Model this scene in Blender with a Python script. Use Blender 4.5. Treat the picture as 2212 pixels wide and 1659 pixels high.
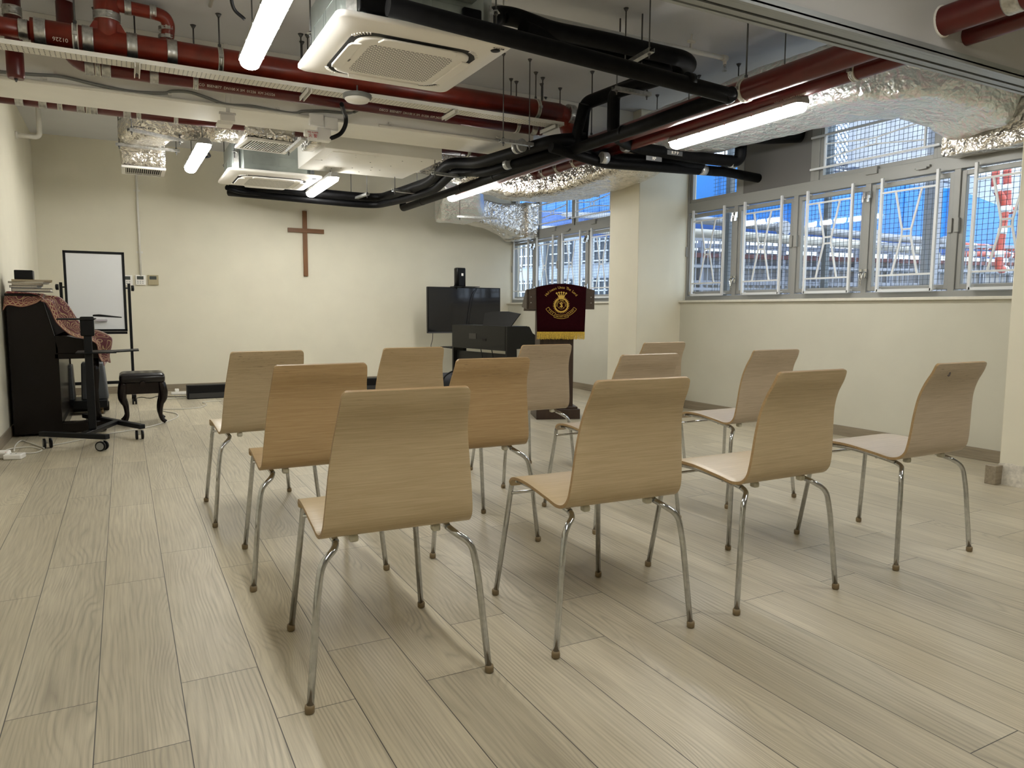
import bpy, bmesh, math, random
import numpy as np
from mathutils import Vector, Matrix, Euler, noise
random.seed(7)
for o in list(bpy.data.objects): bpy.data.objects.remove(o)
SC = bpy.context.scene
C = SC.collection
PI = math.pi

# ---------------------------------------------------------------- camera
F, CX, CY, H = 1564.4, 1106.0, 829.5, 1.025
def _rz(a): return np.array([[math.cos(a), -math.sin(a), 0], [math.sin(a), math.cos(a), 0], [0, 0, 1]])
def _rx(b): return np.array([[1, 0, 0], [0, math.cos(b), -math.sin(b)], [0, math.sin(b), math.cos(b)]])
CR = _rz(-0.49153) @ _rx(1.46926) @ _rz(0.00518)
cam = bpy.data.cameras.new('camera'); camo = bpy.data.objects.new('camera', cam); C.objects.link(camo)
cam.sensor_width = 36; cam.lens = F * 36 / 2212; cam.clip_start = 0.05; cam.clip_end = 200
camo.matrix_world = Matrix.Translation((0, 0, H)) @ Matrix(CR.tolist()).to_4x4()
SC.camera = camo
def P(u, v, ax, val):            # where the line of sight through a photo point meets the plane x/y/z = val
    d = CR @ np.array([(u - CX) / F, -(v - CY) / F, -1.0]); o = (0, 0, H)
    t = (val - o[ax]) / d[ax]
    return Vector((t * d[0], t * d[1], H + t * d[2]))
def PD(u, v, dist):              # the point at a given forward distance
    d = CR @ np.array([(u - CX) / F, -(v - CY) / F, -1.0])
    return Vector((d[0] * dist, d[1] * dist, H + d[2] * dist))

# ---------------------------------------------------------------- world, exposure, daylight
W = bpy.data.worlds.new('overcast'); SC.world = W; W.use_nodes = True
nt = W.node_tree; bg = nt.nodes['Background']
tc = nt.nodes.new('ShaderNodeTexCoord'); sp = nt.nodes.new('ShaderNodeSeparateXYZ'); rp = nt.nodes.new('ShaderNodeValToRGB')
nt.links.new(tc.outputs['Generated'], sp.inputs[0]); nt.links.new(sp.outputs['Z'], rp.inputs[0]); nt.links.new(rp.outputs[0], bg.inputs[0])
rp.color_ramp.elements[0].position = 0.0; rp.color_ramp.elements[0].color = (0.62, 0.72, 0.85, 1)
rp.color_ramp.elements[1].position = 0.5; rp.color_ramp.elements[1].color = (0.80, 0.90, 1.0, 1)
bg.inputs[1].default_value = 2.3
SC.view_settings.view_transform = 'Standard'; SC.view_settings.look = 'None'
SC.view_settings.exposure = 0.85; SC.view_settings.gamma = 1.0; SC.view_settings.use_curve_mapping = False
TUBE = 30.0                      # what the fluorescent tubes give off

# ---------------------------------------------------------------- materials
def nmat(name):
    m = bpy.data.materials.new(name); m.use_nodes = True
    return m, m.node_tree, m.node_tree.nodes['Principled BSDF']
def N(t, kind, **kw):
    n = t.nodes.new(kind)
    for k, v in kw.items(): setattr(n, k, v)
    return n
def math_(t, op, a, b=None, c=None):
    n = t.nodes.new('ShaderNodeMath'); n.operation = op
    for i, x in enumerate((a, b, c)):
        if x is None: continue
        if isinstance(x, (int, float)): n.inputs[i].default_value = x
        else: t.links.new(x, n.inputs[i])
    return n.outputs[0]
def mix_(t, fac, a, b, mode='MIX'):
    n = t.nodes.new('ShaderNodeMix'); n.data_type = 'RGBA'; n.blend_type = mode
    if isinstance(fac, (int, float)): n.inputs[0].default_value = fac
    else: t.links.new(fac, n.inputs[0])
    for i, x in ((6, a), (7, b)):
        if isinstance(x, tuple): n.inputs[i].default_value = x if len(x) == 4 else x + (1,)
        else: t.links.new(x, n.inputs[i])
    return n.outputs[2]
def coords(t, kind='Object', scale=(1, 1, 1), loc=(0, 0, 0), rot=(0, 0, 0)):
    a = t.nodes.new('ShaderNodeTexCoord'); b = t.nodes.new('ShaderNodeMapping')
    b.inputs['Scale'].default_value = scale; b.inputs['Location'].default_value = loc; b.inputs['Rotation'].default_value = rot
    t.links.new(a.outputs[kind], b.inputs[0]); return b.outputs[0]
def noise_(t, vec, scale=5, detail=3, rough=0.5, dist=0.0):
    n = t.nodes.new('ShaderNodeTexNoise'); t.links.new(vec, n.inputs['Vector'])
    n.inputs['Scale'].default_value = scale; n.inputs['Detail'].default_value = detail
    n.inputs['Roughness'].default_value = rough; n.inputs['Distortion'].default_value = dist
    return n.outputs['Fac']
def ramp_(t, fac, stops):
    n = t.nodes.new('ShaderNodeValToRGB'); t.links.new(fac, n.inputs[0]); e = n.color_ramp.elements
    while len(e) < len(stops): e.new(0.5)
    for i, (p, c) in enumerate(stops): e[i].position = p; e[i].color = c if len(c) == 4 else c + (1,)
    return n.outputs[0]
def bump_(t, p, h, strength=0.2, dist=0.01):
    n = t.nodes.new('ShaderNodeBump'); n.inputs['Strength'].default_value = strength; n.inputs['Distance'].default_value = dist
    t.links.new(h, n.inputs['Height']); t.links.new(n.outputs[0], p.inputs['Normal'])
def simple(name, col, rough=0.5, metal=0.0, spec=0.5, nz=0.0, nscale=30, bump=0.0, coat=0.0):
    m, t, p = nmat(name); c = col + (1,)
    p.inputs['Base Color'].default_value = c; p.inputs['Roughness'].default_value = rough
    p.inputs['Metallic'].default_value = metal; p.inputs['Specular IOR Level'].default_value = spec
    if coat: p.inputs['Coat Weight'].default_value = coat
    if nz or bump:
        f = noise_(t, coords(t), nscale, 4)
        if nz:
            lo = tuple(max(0, x * (1 - nz)) for x in col); hi = tuple(min(1, x * (1 + nz)) for x in col)
            t.links.new(ramp_(t, f, [(0.3, lo), (0.7, hi)]), p.inputs['Base Color'])
        if bump: bump_(t, p, f, bump, 0.004)
    return m
def emis(name, col, s):
    m, t, p = nmat(name); p.inputs['Base Color'].default_value = (0.9, 0.9, 0.9, 1)
    p.inputs['Emission Color'].default_value = col + (1,); p.inputs['Emission Strength'].default_value = s
    return m

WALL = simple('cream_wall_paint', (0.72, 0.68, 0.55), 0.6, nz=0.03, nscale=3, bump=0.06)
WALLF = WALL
WALLR = simple('cream_wall_paint_shaded', (0.565, 0.545, 0.455), 0.6, nz=0.03, nscale=3, bump=0.06)  # same cream paint, darkened so the window wall's shade is in the colour
CEIL = simple('grey_white_ceiling_paint', (0.64, 0.65, 0.68), 0.75, nz=0.04, nscale=2, bump=0.05)
BEAM = simple('off_white_beam_paint', (0.88, 0.86, 0.80), 0.6, nz=0.03, nscale=3, bump=0.05)
WHITEP = simple('white_plastic', (0.86, 0.84, 0.79), 0.4, nz=0.03, nscale=8)
CONDUIT = simple('painted_conduit', (0.74, 0.72, 0.66), 0.45, nz=0.05, nscale=12)
GREYPVC = simple('grey_flexible_conduit', (0.19, 0.19, 0.18), 0.5)
CHROME = simple('chrome', (0.56, 0.57, 0.58), 0.12, 1.0, nz=0.12, nscale=60)
STEEL = simple('galvanised_steel', (0.52, 0.52, 0.50), 0.38, 1.0, nz=0.25, nscale=40)
STEELD = simple('dark_threaded_steel', (0.13, 0.13, 0.13), 0.5, 0.8)
ACBODY = simple('grey_green_sheet_steel', (0.36, 0.40, 0.38), 0.38, 0.75, nz=0.12, nscale=6)
BLACK = simple('black_rubber_insulation', (0.0035, 0.0035, 0.004), 0.5, spec=0.12, nz=0.4, nscale=18, bump=0.25)
BLK = simple('black_plastic', (0.004, 0.004, 0.0045), 0.4, spec=0.22)
BLKM = simple('matt_black_metal', (0.005, 0.0055, 0.0065), 0.45, 0.0, spec=0.22)
DARK = simple('dark_opening', (0.02, 0.02, 0.02), 0.8)
ALU = simple('powder_coated_aluminium', (0.29, 0.29, 0.275), 0.42, 0.1)
TRACK = simple('track_aluminium', (0.34, 0.36, 0.36), 0.4, 0.4)
PANELG = simple('grey_infill_panel', (0.15, 0.145, 0.14), 0.6)
GRILLEW = simple('white_grille_paint', (0.72, 0.74, 0.76), 0.4)
REDP = simple('red_pipe_paint', (0.20, 0.022, 0.010), 0.33, nz=0.25, nscale=9, bump=0.05)
REDD = simple('dark_red_pipe_paint', (0.10, 0.010, 0.008), 0.30, nz=0.2, nscale=9, bump=0.05)
CLAMPW = simple('pale_clamp_lining', (0.62, 0.60, 0.52), 0.5)
SILL = simple('painted_sill', (0.66, 0.63, 0.55), 0.5, nz=0.04)
TAPE = simple('silver_tape', (0.55, 0.56, 0.57), 0.3, 0.6, nz=0.2, nscale=50)
TXTW = simple('white_stencil_ink', (0.62, 0.58, 0.50), 0.6)
TXTB = simple('black_ink', (0.02, 0.02, 0.02), 0.6)
TXTR = simple('red_ink', (0.55, 0.04, 0.04), 0.6)
TXTG = simple('gold_thread', (0.62, 0.40, 0.07), 0.45, 0.2)
TUBEM = emis('fluorescent_tube', (1.0, 0.985, 0.93), TUBE)
def diffuser():
    m, t, p = nmat('clear_ribbed_diffuser'); p.inputs['Base Color'].default_value = (0.92, 0.92, 0.9, 1)
    p.inputs['Roughness'].default_value = 0.25; p.inputs['Emission Color'].default_value = (1, .985, .93, 1)
    p.inputs['Emission Strength'].default_value = TUBE; return m
DIFF = diffuser()
def glass():
    m, t, p = nmat('window_glass'); t.nodes.remove(p)
    a = t.nodes.new('ShaderNodeBsdfTransparent'); a.inputs[0].default_value = (0.93, 0.95, 0.96, 1)
    b = t.nodes.new('ShaderNodeBsdfGlossy'); b.inputs['Roughness'].default_value = 0.03
    x = t.nodes.new('ShaderNodeMixShader'); x.inputs[0].default_value = 0.05
    t.links.new(a.outputs[0], x.inputs[1]); t.links.new(b.outputs[0], x.inputs[2]); t.links.new(x.outputs[0], t.nodes['Material Output'].inputs[0])
    return m
GLASS = glass()

def floor_mat():
    m, t, p = nmat('wood_look_floor_planks')
    g = t.nodes.new('ShaderNodeNewGeometry'); s = t.nodes.new('ShaderNodeSeparateXYZ'); t.links.new(g.outputs['Position'], s.inputs[0])
    x, y = s.outputs['X'], s.outputs['Y']
    pw, pl = 0.2006, 1.2
    xs = math_(t, 'DIVIDE', math_(t, 'ADD', x, 0.304 + pw * 40), pw); ix = math_(t, 'FLOOR', xs); fx = math_(t, 'FRACT', xs)
    odd = math_(t, 'MODULO', ix, 2.0)
    ys = math_(t, 'DIVIDE', math_(t, 'ADD', math_(t, 'ADD', y, -0.9 + 12.0), math_(t, 'MULTIPLY', odd, 0.3)), pl)
    iy = math_(t, 'FLOOR', ys); fy = math_(t, 'FRACT', ys)
    ex = math_(t, 'MULTIPLY', math_(t, 'MINIMUM', fx, math_(t, 'SUBTRACT', 1.0, fx)), pw)
    ey = math_(t, 'MULTIPLY', math_(t, 'MINIMUM', fy, math_(t, 'SUBTRACT', 1.0, fy)), pl)
    edge = math_(t, 'MINIMUM', ex, ey)
    joint = t.nodes.new('ShaderNodeMapRange'); joint.inputs[1].default_value = 0.0008; joint.inputs[2].default_value = 0.0016
    t.links.new(edge, joint.inputs[0])
    pid = t.nodes.new('ShaderNodeCombineXYZ'); t.links.new(ix, pid.inputs[0]); t.links.new(iy, pid.inputs[1])
    wn = t.nodes.new('ShaderNodeTexWhiteNoise'); t.links.new(pid.outputs[0], wn.inputs['Vector'])
    rnd = wn.outputs['Value']; rcol = t.nodes.new('ShaderNodeSeparateColor'); t.links.new(wn.outputs['Color'], rcol.inputs[0])
    # growth rings: contours of a stretched noise field, offset per plank
    off = t.nodes.new('ShaderNodeVectorMath'); off.operation = 'SCALE'; t.links.new(wn.outputs['Color'], off.inputs[0]); off.inputs['Scale'].default_value = 40
    ps = t.nodes.new('ShaderNodeCombineXYZ')
    t.links.new(math_(t, 'MULTIPLY', x, 4.6), ps.inputs[0]); t.links.new(math_(t, 'MULTIPLY', y, 1.0), ps.inputs[1])
    va = t.nodes.new('ShaderNodeVectorMath'); va.operation = 'ADD'; t.links.new(ps.outputs[0], va.inputs[0]); t.links.new(off.outputs[0], va.inputs[1])
    field = noise_(t, va.outputs[0], 1.15, 1.5, 0.45, 0.25)
    lin = math_(t, 'MULTIPLY', x, math_(t, 'MULTIPLY_ADD', rcol.outputs[0], 3.0, 1.3))
    fsum = math_(t, 'ADD', math_(t, 'MULTIPLY', field, math_(t, 'MULTIPLY_ADD', math_(t, 'POWER', rcol.outputs[1], 2.0), 1.15, 0.22)), lin)
    ring = math_(t, 'FRACT', math_(t, 'MULTIPLY', fsum, 26.0))
    tri = math_(t, 'ABSOLUTE', math_(t, 'MULTIPLY_ADD', ring, 2.0, -1.0))
    line = math_(t, 'POWER', tri, 2.2)
    fp = t.nodes.new('ShaderNodeCombineXYZ'); t.links.new(math_(t, 'MULTIPLY', x, 120), fp.inputs[0]); t.links.new(math_(t, 'MULTIPLY', y, 3.5), fp.inputs[1]); t.links.new(rnd, fp.inputs[2])
    fine = noise_(t, fp.outputs[0], 1.0, 3, 0.6)
    big = noise_(t, va.outputs[0], 0.8, 2, 0.5)
    base = ramp_(t, big, [(0.3, (0.46, 0.41, 0.30)), (0.7, (0.575, 0.52, 0.395))])
    brk = noise_(t, va.outputs[0], 3.0, 2, 0.5)
    amt = math_(t, 'MULTIPLY', line, math_(t, 'MULTIPLY', ramp_(t, brk, [(.38, (.15, .15, .15)), (.62, (1, 1, 1))]), 0.50))
    c1 = mix_(t, amt, base, (0.19, 0.165, 0.13))
    c2 = mix_(t, math_(t, 'MULTIPLY', ramp_(t, fine, [(.35, (0, 0, 0)), (.70, (1, 1, 1))]), 0.42), c1, (0.24, 0.205, 0.155))
    tint = mix_(t, rnd, (0.92, 0.92, 0.92), (1.08, 1.07, 1.05))
    c3 = mix_(t, 1.0, c2, tint, 'MULTIPLY')
    c4 = mix_(t, joint.outputs[0], (0.06, 0.055, 0.05), c3)
    t.links.new(c4, p.inputs['Base Color'])
    rr = math_(t, 'MULTIPLY_ADD', fine, 0.12, 0.34); t.links.new(rr, p.inputs['Roughness'])
    p.inputs['Specular IOR Level'].default_value = 0.42
    hh = math_(t, 'ADD', math_(t, 'MULTIPLY', joint.outputs[0], 1.0), math_(t, 'MULTIPLY', line, -0.12))
    bump_(t, p, hh, 0.25, 0.002)
    return m
FLOOR = floor_mat()

def wood(name, c_lo, c_hi, grain=(3, 90, 90), rough=0.4, scratches=False, dark=(0.2, 0.13, 0.07), vary=0.0, spec=0.5, sk=1.0):
    m, t, p = nmat(name)
    v = coords(t, 'Object', grain)
    oi = t.nodes.new('ShaderNodeObjectInfo')
    vo = t.nodes.new('ShaderNodeVectorMath'); vo.operation = 'ADD'; t.links.new(v, vo.inputs[0])
    sc = t.nodes.new('ShaderNodeCombineXYZ'); t.links.new(math_(t, 'MULTIPLY', oi.outputs['Random'], 37.0), sc.inputs[0]); t.links.new(math_(t, 'MULTIPLY', oi.outputs['Random'], 91.0), sc.inputs[2])
    t.links.new(sc.outputs[0], vo.inputs[1])
    f = noise_(t, vo.outputs[0], 1.0, 4, 0.65, 0.3)
    col = ramp_(t, f, [(0.28, c_lo), (0.72, c_hi)])
    f2 = noise_(t, vo.outputs[0], 0.22, 2, 0.5)
    col = mix_(t, math_(t, 'MULTIPLY', f2, 0.35), col, c_lo)
    if vary:
        col = mix_(t, math_(t, 'MULTIPLY', oi.outputs['Random'], vary), col, (0.50, 0.31, 0.15))
    if scratches:
        a = t.nodes.new('ShaderNodeTexCoord'); s = t.nodes.new('ShaderNodeSeparateXYZ'); t.links.new(a.outputs['Object'], s.inputs[0])
        mr = t.nodes.new('ShaderNodeMapRange'); mr.inputs[1].default_value = 0.66; mr.inputs[2].default_value = 0.79; t.links.new(s.outputs['Z'], mr.inputs[0])
        sv = coords(t, 'Object', (22, 40, 210)); sf = noise_(t, sv, 1.0, 6, 0.75)
        sr = ramp_(t, sf, [(0.56, (0, 0, 0)), (0.66, (1, 1, 1))])
        k = math_(t, 'MULTIPLY', math_(t, 'MULTIPLY', sr, mr.outputs[0]), math_(t, 'MULTIPLY_ADD', oi.outputs['Random'], 0.45*sk, 0.1*sk))
        col = mix_(t, k, col, dark)
    t.links.new(col, p.inputs['Base Color']); p.inputs['Roughness'].default_value = rough; p.inputs['Specular IOR Level'].default_value = spec
    bump_(t, p, f, 0.06, 0.002)
    return m
CHAIRW = wood('light_beech_ply', (0.45, 0.345, 0.20), (0.63, 0.505, 0.325), (7, 240, 240), 0.36, True, (0.16, 0.12, 0.08), 0.18)
CHAIRWARM = wood('warm_beech_ply', (0.40, 0.265, 0.125), (0.57, 0.41, 0.225), (7, 240, 240), 0.36, True, (0.16, 0.12, 0.08), 0.0)
CHAIRGREY = wood('greyish_beech_ply', (0.42, 0.335, 0.235), (0.59, 0.485, 0.355), (7, 240, 240), 0.36, True, (0.16, 0.12, 0.08), 0.0)
CHAIRSCR = wood('scratched_beech_ply', (0.43, 0.34, 0.21), (0.60, 0.49, 0.33), (7, 240, 240), 0.36, True, (0.10, 0.075, 0.05), 0.0, sk=3.2)
EDGEW = wood('ply_edge', (0.30, 0.19, 0.085), (0.44, 0.30, 0.15), (4, 160, 160), 0.45)
CROSSW = wood('stained_oak', (0.13, 0.055, 0.018), (0.24, 0.105, 0.035), (60, 60, 4), 0.4)
LECTW = wood('dark_walnut_laminate', (0.022, 0.011, 0.006), (0.050, 0.025, 0.014), (50, 50, 4), 0.38)
LECTH = wood('dark_walnut_laminate_top', (0.032, 0.020, 0.012), (0.070, 0.042, 0.025), (4, 50, 60), 0.38)
BASEB = wood('baseboard_oak', (0.20, 0.165, 0.115), (0.35, 0.29, 0.21), (60, 2.5, 60), 0.4)
BASEBX = wood('baseboard_oak_x', (0.20, 0.165, 0.115), (0.35, 0.29, 0.21), (2.5, 60, 60), 0.4)

# ---------------------------------------------------------------- mesh helpers
class MB:
    def __init__(s): s.v = []; s.f = []; s.mi = []; s.sm = []
    def add(s, vs, fs, mi=0, smooth=False):
        b = len(s.v); s.v += [tuple(x) for x in vs]
        for f in fs: s.f.append(tuple(b + i for i in f)); s.mi.append(mi); s.sm.append(smooth)
        return s
    def box(s, a, b, mi=0):            # axis-aligned, two corners
        x0, x1 = sorted((a[0], b[0])); y0, y1 = sorted((a[1], b[1])); z0, z1 = sorted((a[2], b[2]))
        return s.add([(x0,y0,z0),(x1,y0,z0),(x1,y1,z0),(x0,y1,z0),(x0,y0,z1),(x1,y0,z1),(x1,y1,z1),(x0,y1,z1)],
                     [(0,3,2,1),(4,5,6,7),(0,1,5,4),(1,2,6,5),(2,3,7,6),(3,0,4,7)], mi)
    def obox(s, c, size, rot=None, mi=0):   # centred box with a rotation matrix
        R = rot or Matrix.Identity(3); hx, hy, hz = [q/2 for q in size]; c = Vector(c)
        vs = [c + R @ Vector((sx*hx, sy*hy, sz*hz)) for sz in (-1,1) for sx, sy in ((-1,-1),(1,-1),(1,1),(-1,1))]
        return s.add(vs, [(0,3,2,1),(4,5,6,7),(0,1,5,4),(1,2,6,5),(2,3,7,6),(3,0,4,7)], mi)
    def bar(s, p, q, w, h, mi=0, up=(0,0,1)):      # rectangular bar from p to q
        p, q = Vector(p), Vector(q); d = (q-p).normalized(); u = Vector(up)
        if abs(d.dot(u)) > .99: u = Vector((1,0,0))
        sd = d.cross(u).normalized(); u = sd.cross(d).normalized()
        vs = []
        for c in (p, q):
            for a, b in ((-1,-1),(1,-1),(1,1),(-1,1)): vs.append(c + sd*a*w/2 + u*b*h/2)
        return s.add(vs, [(0,1,2,3),(7,6,5,4),(0,4,5,1),(1,5,6,2),(2,6,7,3),(3,7,4,0)], mi)
    def tube(s, pts, r, seg=12, caps=True, mi=0, rad=None):
        pts = [Vector(p) for p in pts]; n = len(pts); rs = rad or [r]*n
        tan = []
        for i in range(n):
            a = pts[max(0,i-1)]; b = pts[min(n-1,i+1)]; tan.append((b-a).normalized())
        u = Vector((0,0,1)) if abs(tan[0].z) < .9 else Vector((1,0,0))
        u = (u - tan[0]*u.dot(tan[0])).normalized(); vs = []; fs = []
        for i in range(n):
            u = (u - tan[i]*u.dot(tan[i])).normalized(); w = tan[i].cross(u)
            for k in range(seg):
                a = 2*PI*k/seg; vs.append(pts[i] + (u*math.cos(a) + w*math.sin(a))*rs[i])
        for i in range(n-1):
            for k in range(seg):
                k2 = (k+1) % seg; fs.append((i*seg+k, i*seg+k2, (i+1)*seg+k2, (i+1)*seg+k))
        s.add(vs, fs, mi, True)
        if caps:
            s.add(vs[:seg], [tuple(reversed(range(seg)))], mi); s.add(vs[-seg:], [tuple(range(seg))], mi)
        return s
    def cyl(s, p, q, r, seg=20, mi=0, r2=None): return s.tube([p, q], r, seg, True, mi, [r, r if r2 is None else r2])
    def lathe(s, c, prof, seg=24, mi=0, axis='Z'):
        vs = []; fs = []; c = Vector(c)
        for r, z in prof:
            for k in range(seg):
                a = 2*PI*k/seg
                d = {'Z': (r*math.cos(a), r*math.sin(a), z), 'Y': (r*math.cos(a), z, r*math.sin(a)), 'X': (z, r*math.cos(a), r*math.sin(a))}[axis]
                vs.append(c + Vector(d))
        n = len(prof)
        for i in range(n-1):
            for k in range(seg):
                k2 = (k+1) % seg; fs.append((i*seg+k, i*seg+k2, (i+1)*seg+k2, (i+1)*seg+k))
        s.add(vs, fs, mi, True)
        s.add(vs[:seg], [tuple(reversed(range(seg)))], mi); s.add(vs[-seg:], [tuple(range(seg))], mi)
        return s
    def prism(s, poly, vec, mi=0):     # closed outline (list of 3D points) pushed along vec
        poly = [Vector(p) for p in poly]; vec = Vector(vec); n = len(poly)
        fs = [tuple(reversed(range(n))), tuple(range(n, 2*n))] + [(i, (i+1) % n, n+(i+1) % n, n+i) for i in range(n)]
        return s.add(poly + [p + vec for p in poly], fs, mi)
def smooth_path(pts, r=0.08, k=6):     # round the corners of a polyline
    pts = [Vector(p) for p in pts]; out = [pts[0]]
    for i in range(1, len(pts)-1):
        a, b, c = pts[i-1], pts[i], pts[i+1]; d1 = (a-b); d2 = (c-b); l = min(r, d1.length*.49, d2.length*.49)
        p, q = b + d1.normalized()*l, b + d2.normalized()*l
        for j in range(k+1):
            t = j/k; out.append(p*(1-t)**2 + b*2*t*(1-t) + q*t*t)
    out.append(pts[-1]); return out
def spline(pts, n=10):                 # Catmull-Rom through points
    P_ = [Vector(p) for p in pts]; P_ = [P_[0]*2-P_[1]] + P_ + [P_[-1]*2-P_[-2]]; out = []
    for i in range(1, len(P_)-2):
        a, b, c, d = P_[i-1:i+3]
        for j in range(n):
            t = j/n; out.append(0.5*((2*b) + (c-a)*t + (2*a-5*b+4*c-d)*t*t + (3*b-a-3*c+d)*t**3))
    out.append(P_[-2]); return out

def obj(name, mb, mat, parent=None, bevel=0.0, loc=None, recalc=True, segs=2):
    me = bpy.data.meshes.new(name)
    off = Vector((0,0,0)) if loc is None else Vector(loc)
    if parent is not None:
        q = parent; tot = Vector((0,0,0))
        while q is not None: tot += q.location; q = q.parent
        off = tot
    me.from_pydata([tuple(Vector(v) - off) for v in mb.v], [], mb.f)
    mats = mat if isinstance(mat, (list, tuple)) else [mat]
    for m in mats: me.materials.append(m)
    for p, mi, sm in zip(me.polygons, mb.mi, mb.sm): p.material_index = mi; p.use_smooth = sm
    if recalc:
        bm = bmesh.new(); bm.from_mesh(me); bmesh.ops.remove_doubles(bm, verts=bm.verts, dist=1e-6); bmesh.ops.recalc_face_normals(bm, faces=bm.faces); bm.to_mesh(me); bm.free()
    me.update()
    o = bpy.data.objects.new(name, me); C.objects.link(o)
    if parent is not None: o.parent = parent
    elif loc is not None: o.location = off
    if bevel:
        md = o.modifiers.new('bevel', 'BEVEL'); md.width = bevel; md.segments = segs; md.limit_method = 'ANGLE'; md.angle_limit = math.radians(40)
        for p in me.polygons: p.use_smooth = True
        me.set_sharp_from_angle(angle=math.radians(35)) if hasattr(me, 'set_sharp_from_angle') else None
    return o
def tag(o, label, cat, group=None, kind=None):
    o['label'] = label; o['category'] = cat
    if group: o['group'] = group
    if kind: o['kind'] = kind
    return o
def thing(name, label, cat, loc=(0,0,0), group=None):
    o = bpy.data.objects.new(name, None); C.objects.link(o); o.location = loc; o.empty_display_size = .1
    return tag(o, label, cat, group)
def struct(name, mb, m, bevel=0, parent=None):
    o = obj(name, mb, m, parent, bevel)
    if parent is None: o['kind'] = 'structure'
    return o
def mb1(fn, *a, **k): b = MB(); getattr(b, fn)(*a, **k); return b
def text_mb(txt, size, extrude=0.0008, align='CENTER', spacing=1.0):   # flat lettering as polygons in the XY plane
    cu = bpy.data.curves.new('t', 'FONT'); cu.body = txt; cu.size = size; cu.align_x = align; cu.align_y = 'CENTER'; cu.extrude = extrude; cu.space_character = spacing; cu.resolution_u = 3
    to = bpy.data.objects.new('t', cu); C.objects.link(to); bpy.context.view_layer.update()
    dg = bpy.context.evaluated_depsgraph_get(); me = to.evaluated_get(dg).to_mesh()
    b = MB(); b.add([v.co.copy() for v in me.vertices], [tuple(p.vertices) for p in me.polygons])
    to.evaluated_get(dg).to_mesh_clear(); bpy.data.objects.remove(to); bpy.data.curves.remove(cu); return b
def xf(b, M_):
    b.v = [tuple(M_ @ Vector(v)) for v in b.v]; return b
def place_text(txt, size, o, ex, ey, **k):   # origin, reading direction, up direction
    ex, ey = Vector(ex).normalized(), Vector(ey).normalized(); ez = ex.cross(ey)
    M_ = Matrix((ex, ey, ez)).transposed().to_4x4(); M_.translation = Vector(o); return xf(text_mb(txt, size, **k), M_)
def join(*bs):
    r = MB()
    for b in bs:
        n = len(r.v); r.v += b.v; r.f += [tuple(n+i for i in f) for f in b.f]; r.mi += b.mi; r.sm += b.sm
    return r
def copy_tree(o, parent=None):
    c = o.copy(); C.objects.link(c)
    if parent is not None: c.parent = parent
    for ch in [x for x in bpy.data.objects if x.parent == o]: copy_tree(ch, c)
    return c


# ================================================================ the room
XL, XR, YF, ZC = -0.83, 5.24, 9.93, 3.04
XN = 6.4                                    # the near bay beyond the folding-door track is wider
struct('floor', mb1('box', (XL-.15, -3.4, -.06), (XN+.15, YF+.15, 0)), FLOOR)
b = MB(); b.box((XL-.15, -3.4, ZC), (XR+.6, YF+.15, ZC+.15)); b.box((XR+.6, -3.4, ZC), (XN+.15, 2.27, ZC+.15)); struct('ceiling', b, CEIL)
struct('ceiling_front', mb1('box', (XL, 6.70, 2.98), (XR+.2, YF, ZC)), CEIL)
struct('wall_front', mb1('box', (XL-.15, YF, 0), (XR+.2, YF+.15, ZC)), WALLF)
struct('wall_left', mb1('box', (XL-.15, -3.4, 0), (XL, YF, ZC)), WALL)
struct('wall_back', mb1('box', (XL, -3.4, 0), (XN, -3.25, ZC)), WALL)
struct('wall_near_right', mb1('box', (XN, -3.4, 0), (XN+.15, 2.0, ZC)), WALL)
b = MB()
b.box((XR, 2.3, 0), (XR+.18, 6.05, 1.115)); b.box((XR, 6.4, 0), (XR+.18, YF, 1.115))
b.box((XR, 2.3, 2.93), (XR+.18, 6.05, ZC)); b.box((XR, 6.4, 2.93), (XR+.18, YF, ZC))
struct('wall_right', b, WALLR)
b = MB(); b.box((4.665, 6.0, 0), (XR+.18, 6.5, ZC)); struct('wall_pillar_between_windows', b, WALL, 0.006)
b = MB(); b.box((4.617, 1.55, 0.0), (XN+.1, 2.40, ZC)); struct('wall_pillar_by_track', b, WALL, 0.006)
# header over the opening, with the folding-door track on its underside
b = MB(); b.box((XL, 2.275, 2.31), (4.62, 2.40, ZC)); struct('wall_header', b, simple('shaded_header_paint', (0.50, 0.495, 0.48), 0.7, nz=0.03, nscale=3, bump=0.05))  # grey in this paint stands for the missing direct lamp light
struct('ground', mb1('box', (XN+.2, -3, -.08), (34, 34, -.01)), simple('outdoor_concrete', (.3, .3, .3), .8))
b = MB(); z0 = 2.268
b.box((XL, 2.262, z0+.012), (4.617, 2.416, 2.312))
for y0, y1, zz in ((2.262, 2.282, z0), (2.290, 2.333, z0+.004), (2.352, 2.388, z0+.004), (2.394, 2.416, z0)):
    b.box((XL, y0, zz), (4.617, y1, z0+.02))
t1 = struct('trim_1', b, TRACK)
struct('trim_1_groove', mb1('box', (XL, 2.333, z0+.0105), (4.617, 2.352, z0+.013)), DARK, parent=t1)
# beam across the room and its soffit
struct('ceiling_beam', mb1('box', (XL, 6.13, 2.565), (3.50, 6.635, ZC)), BEAM, 0.004)
struct('ceiling_beam_shallow', mb1('box', (3.50, 6.13, 2.84), (XR+.1, 6.70, ZC)), BEAM, 0.004)
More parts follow.
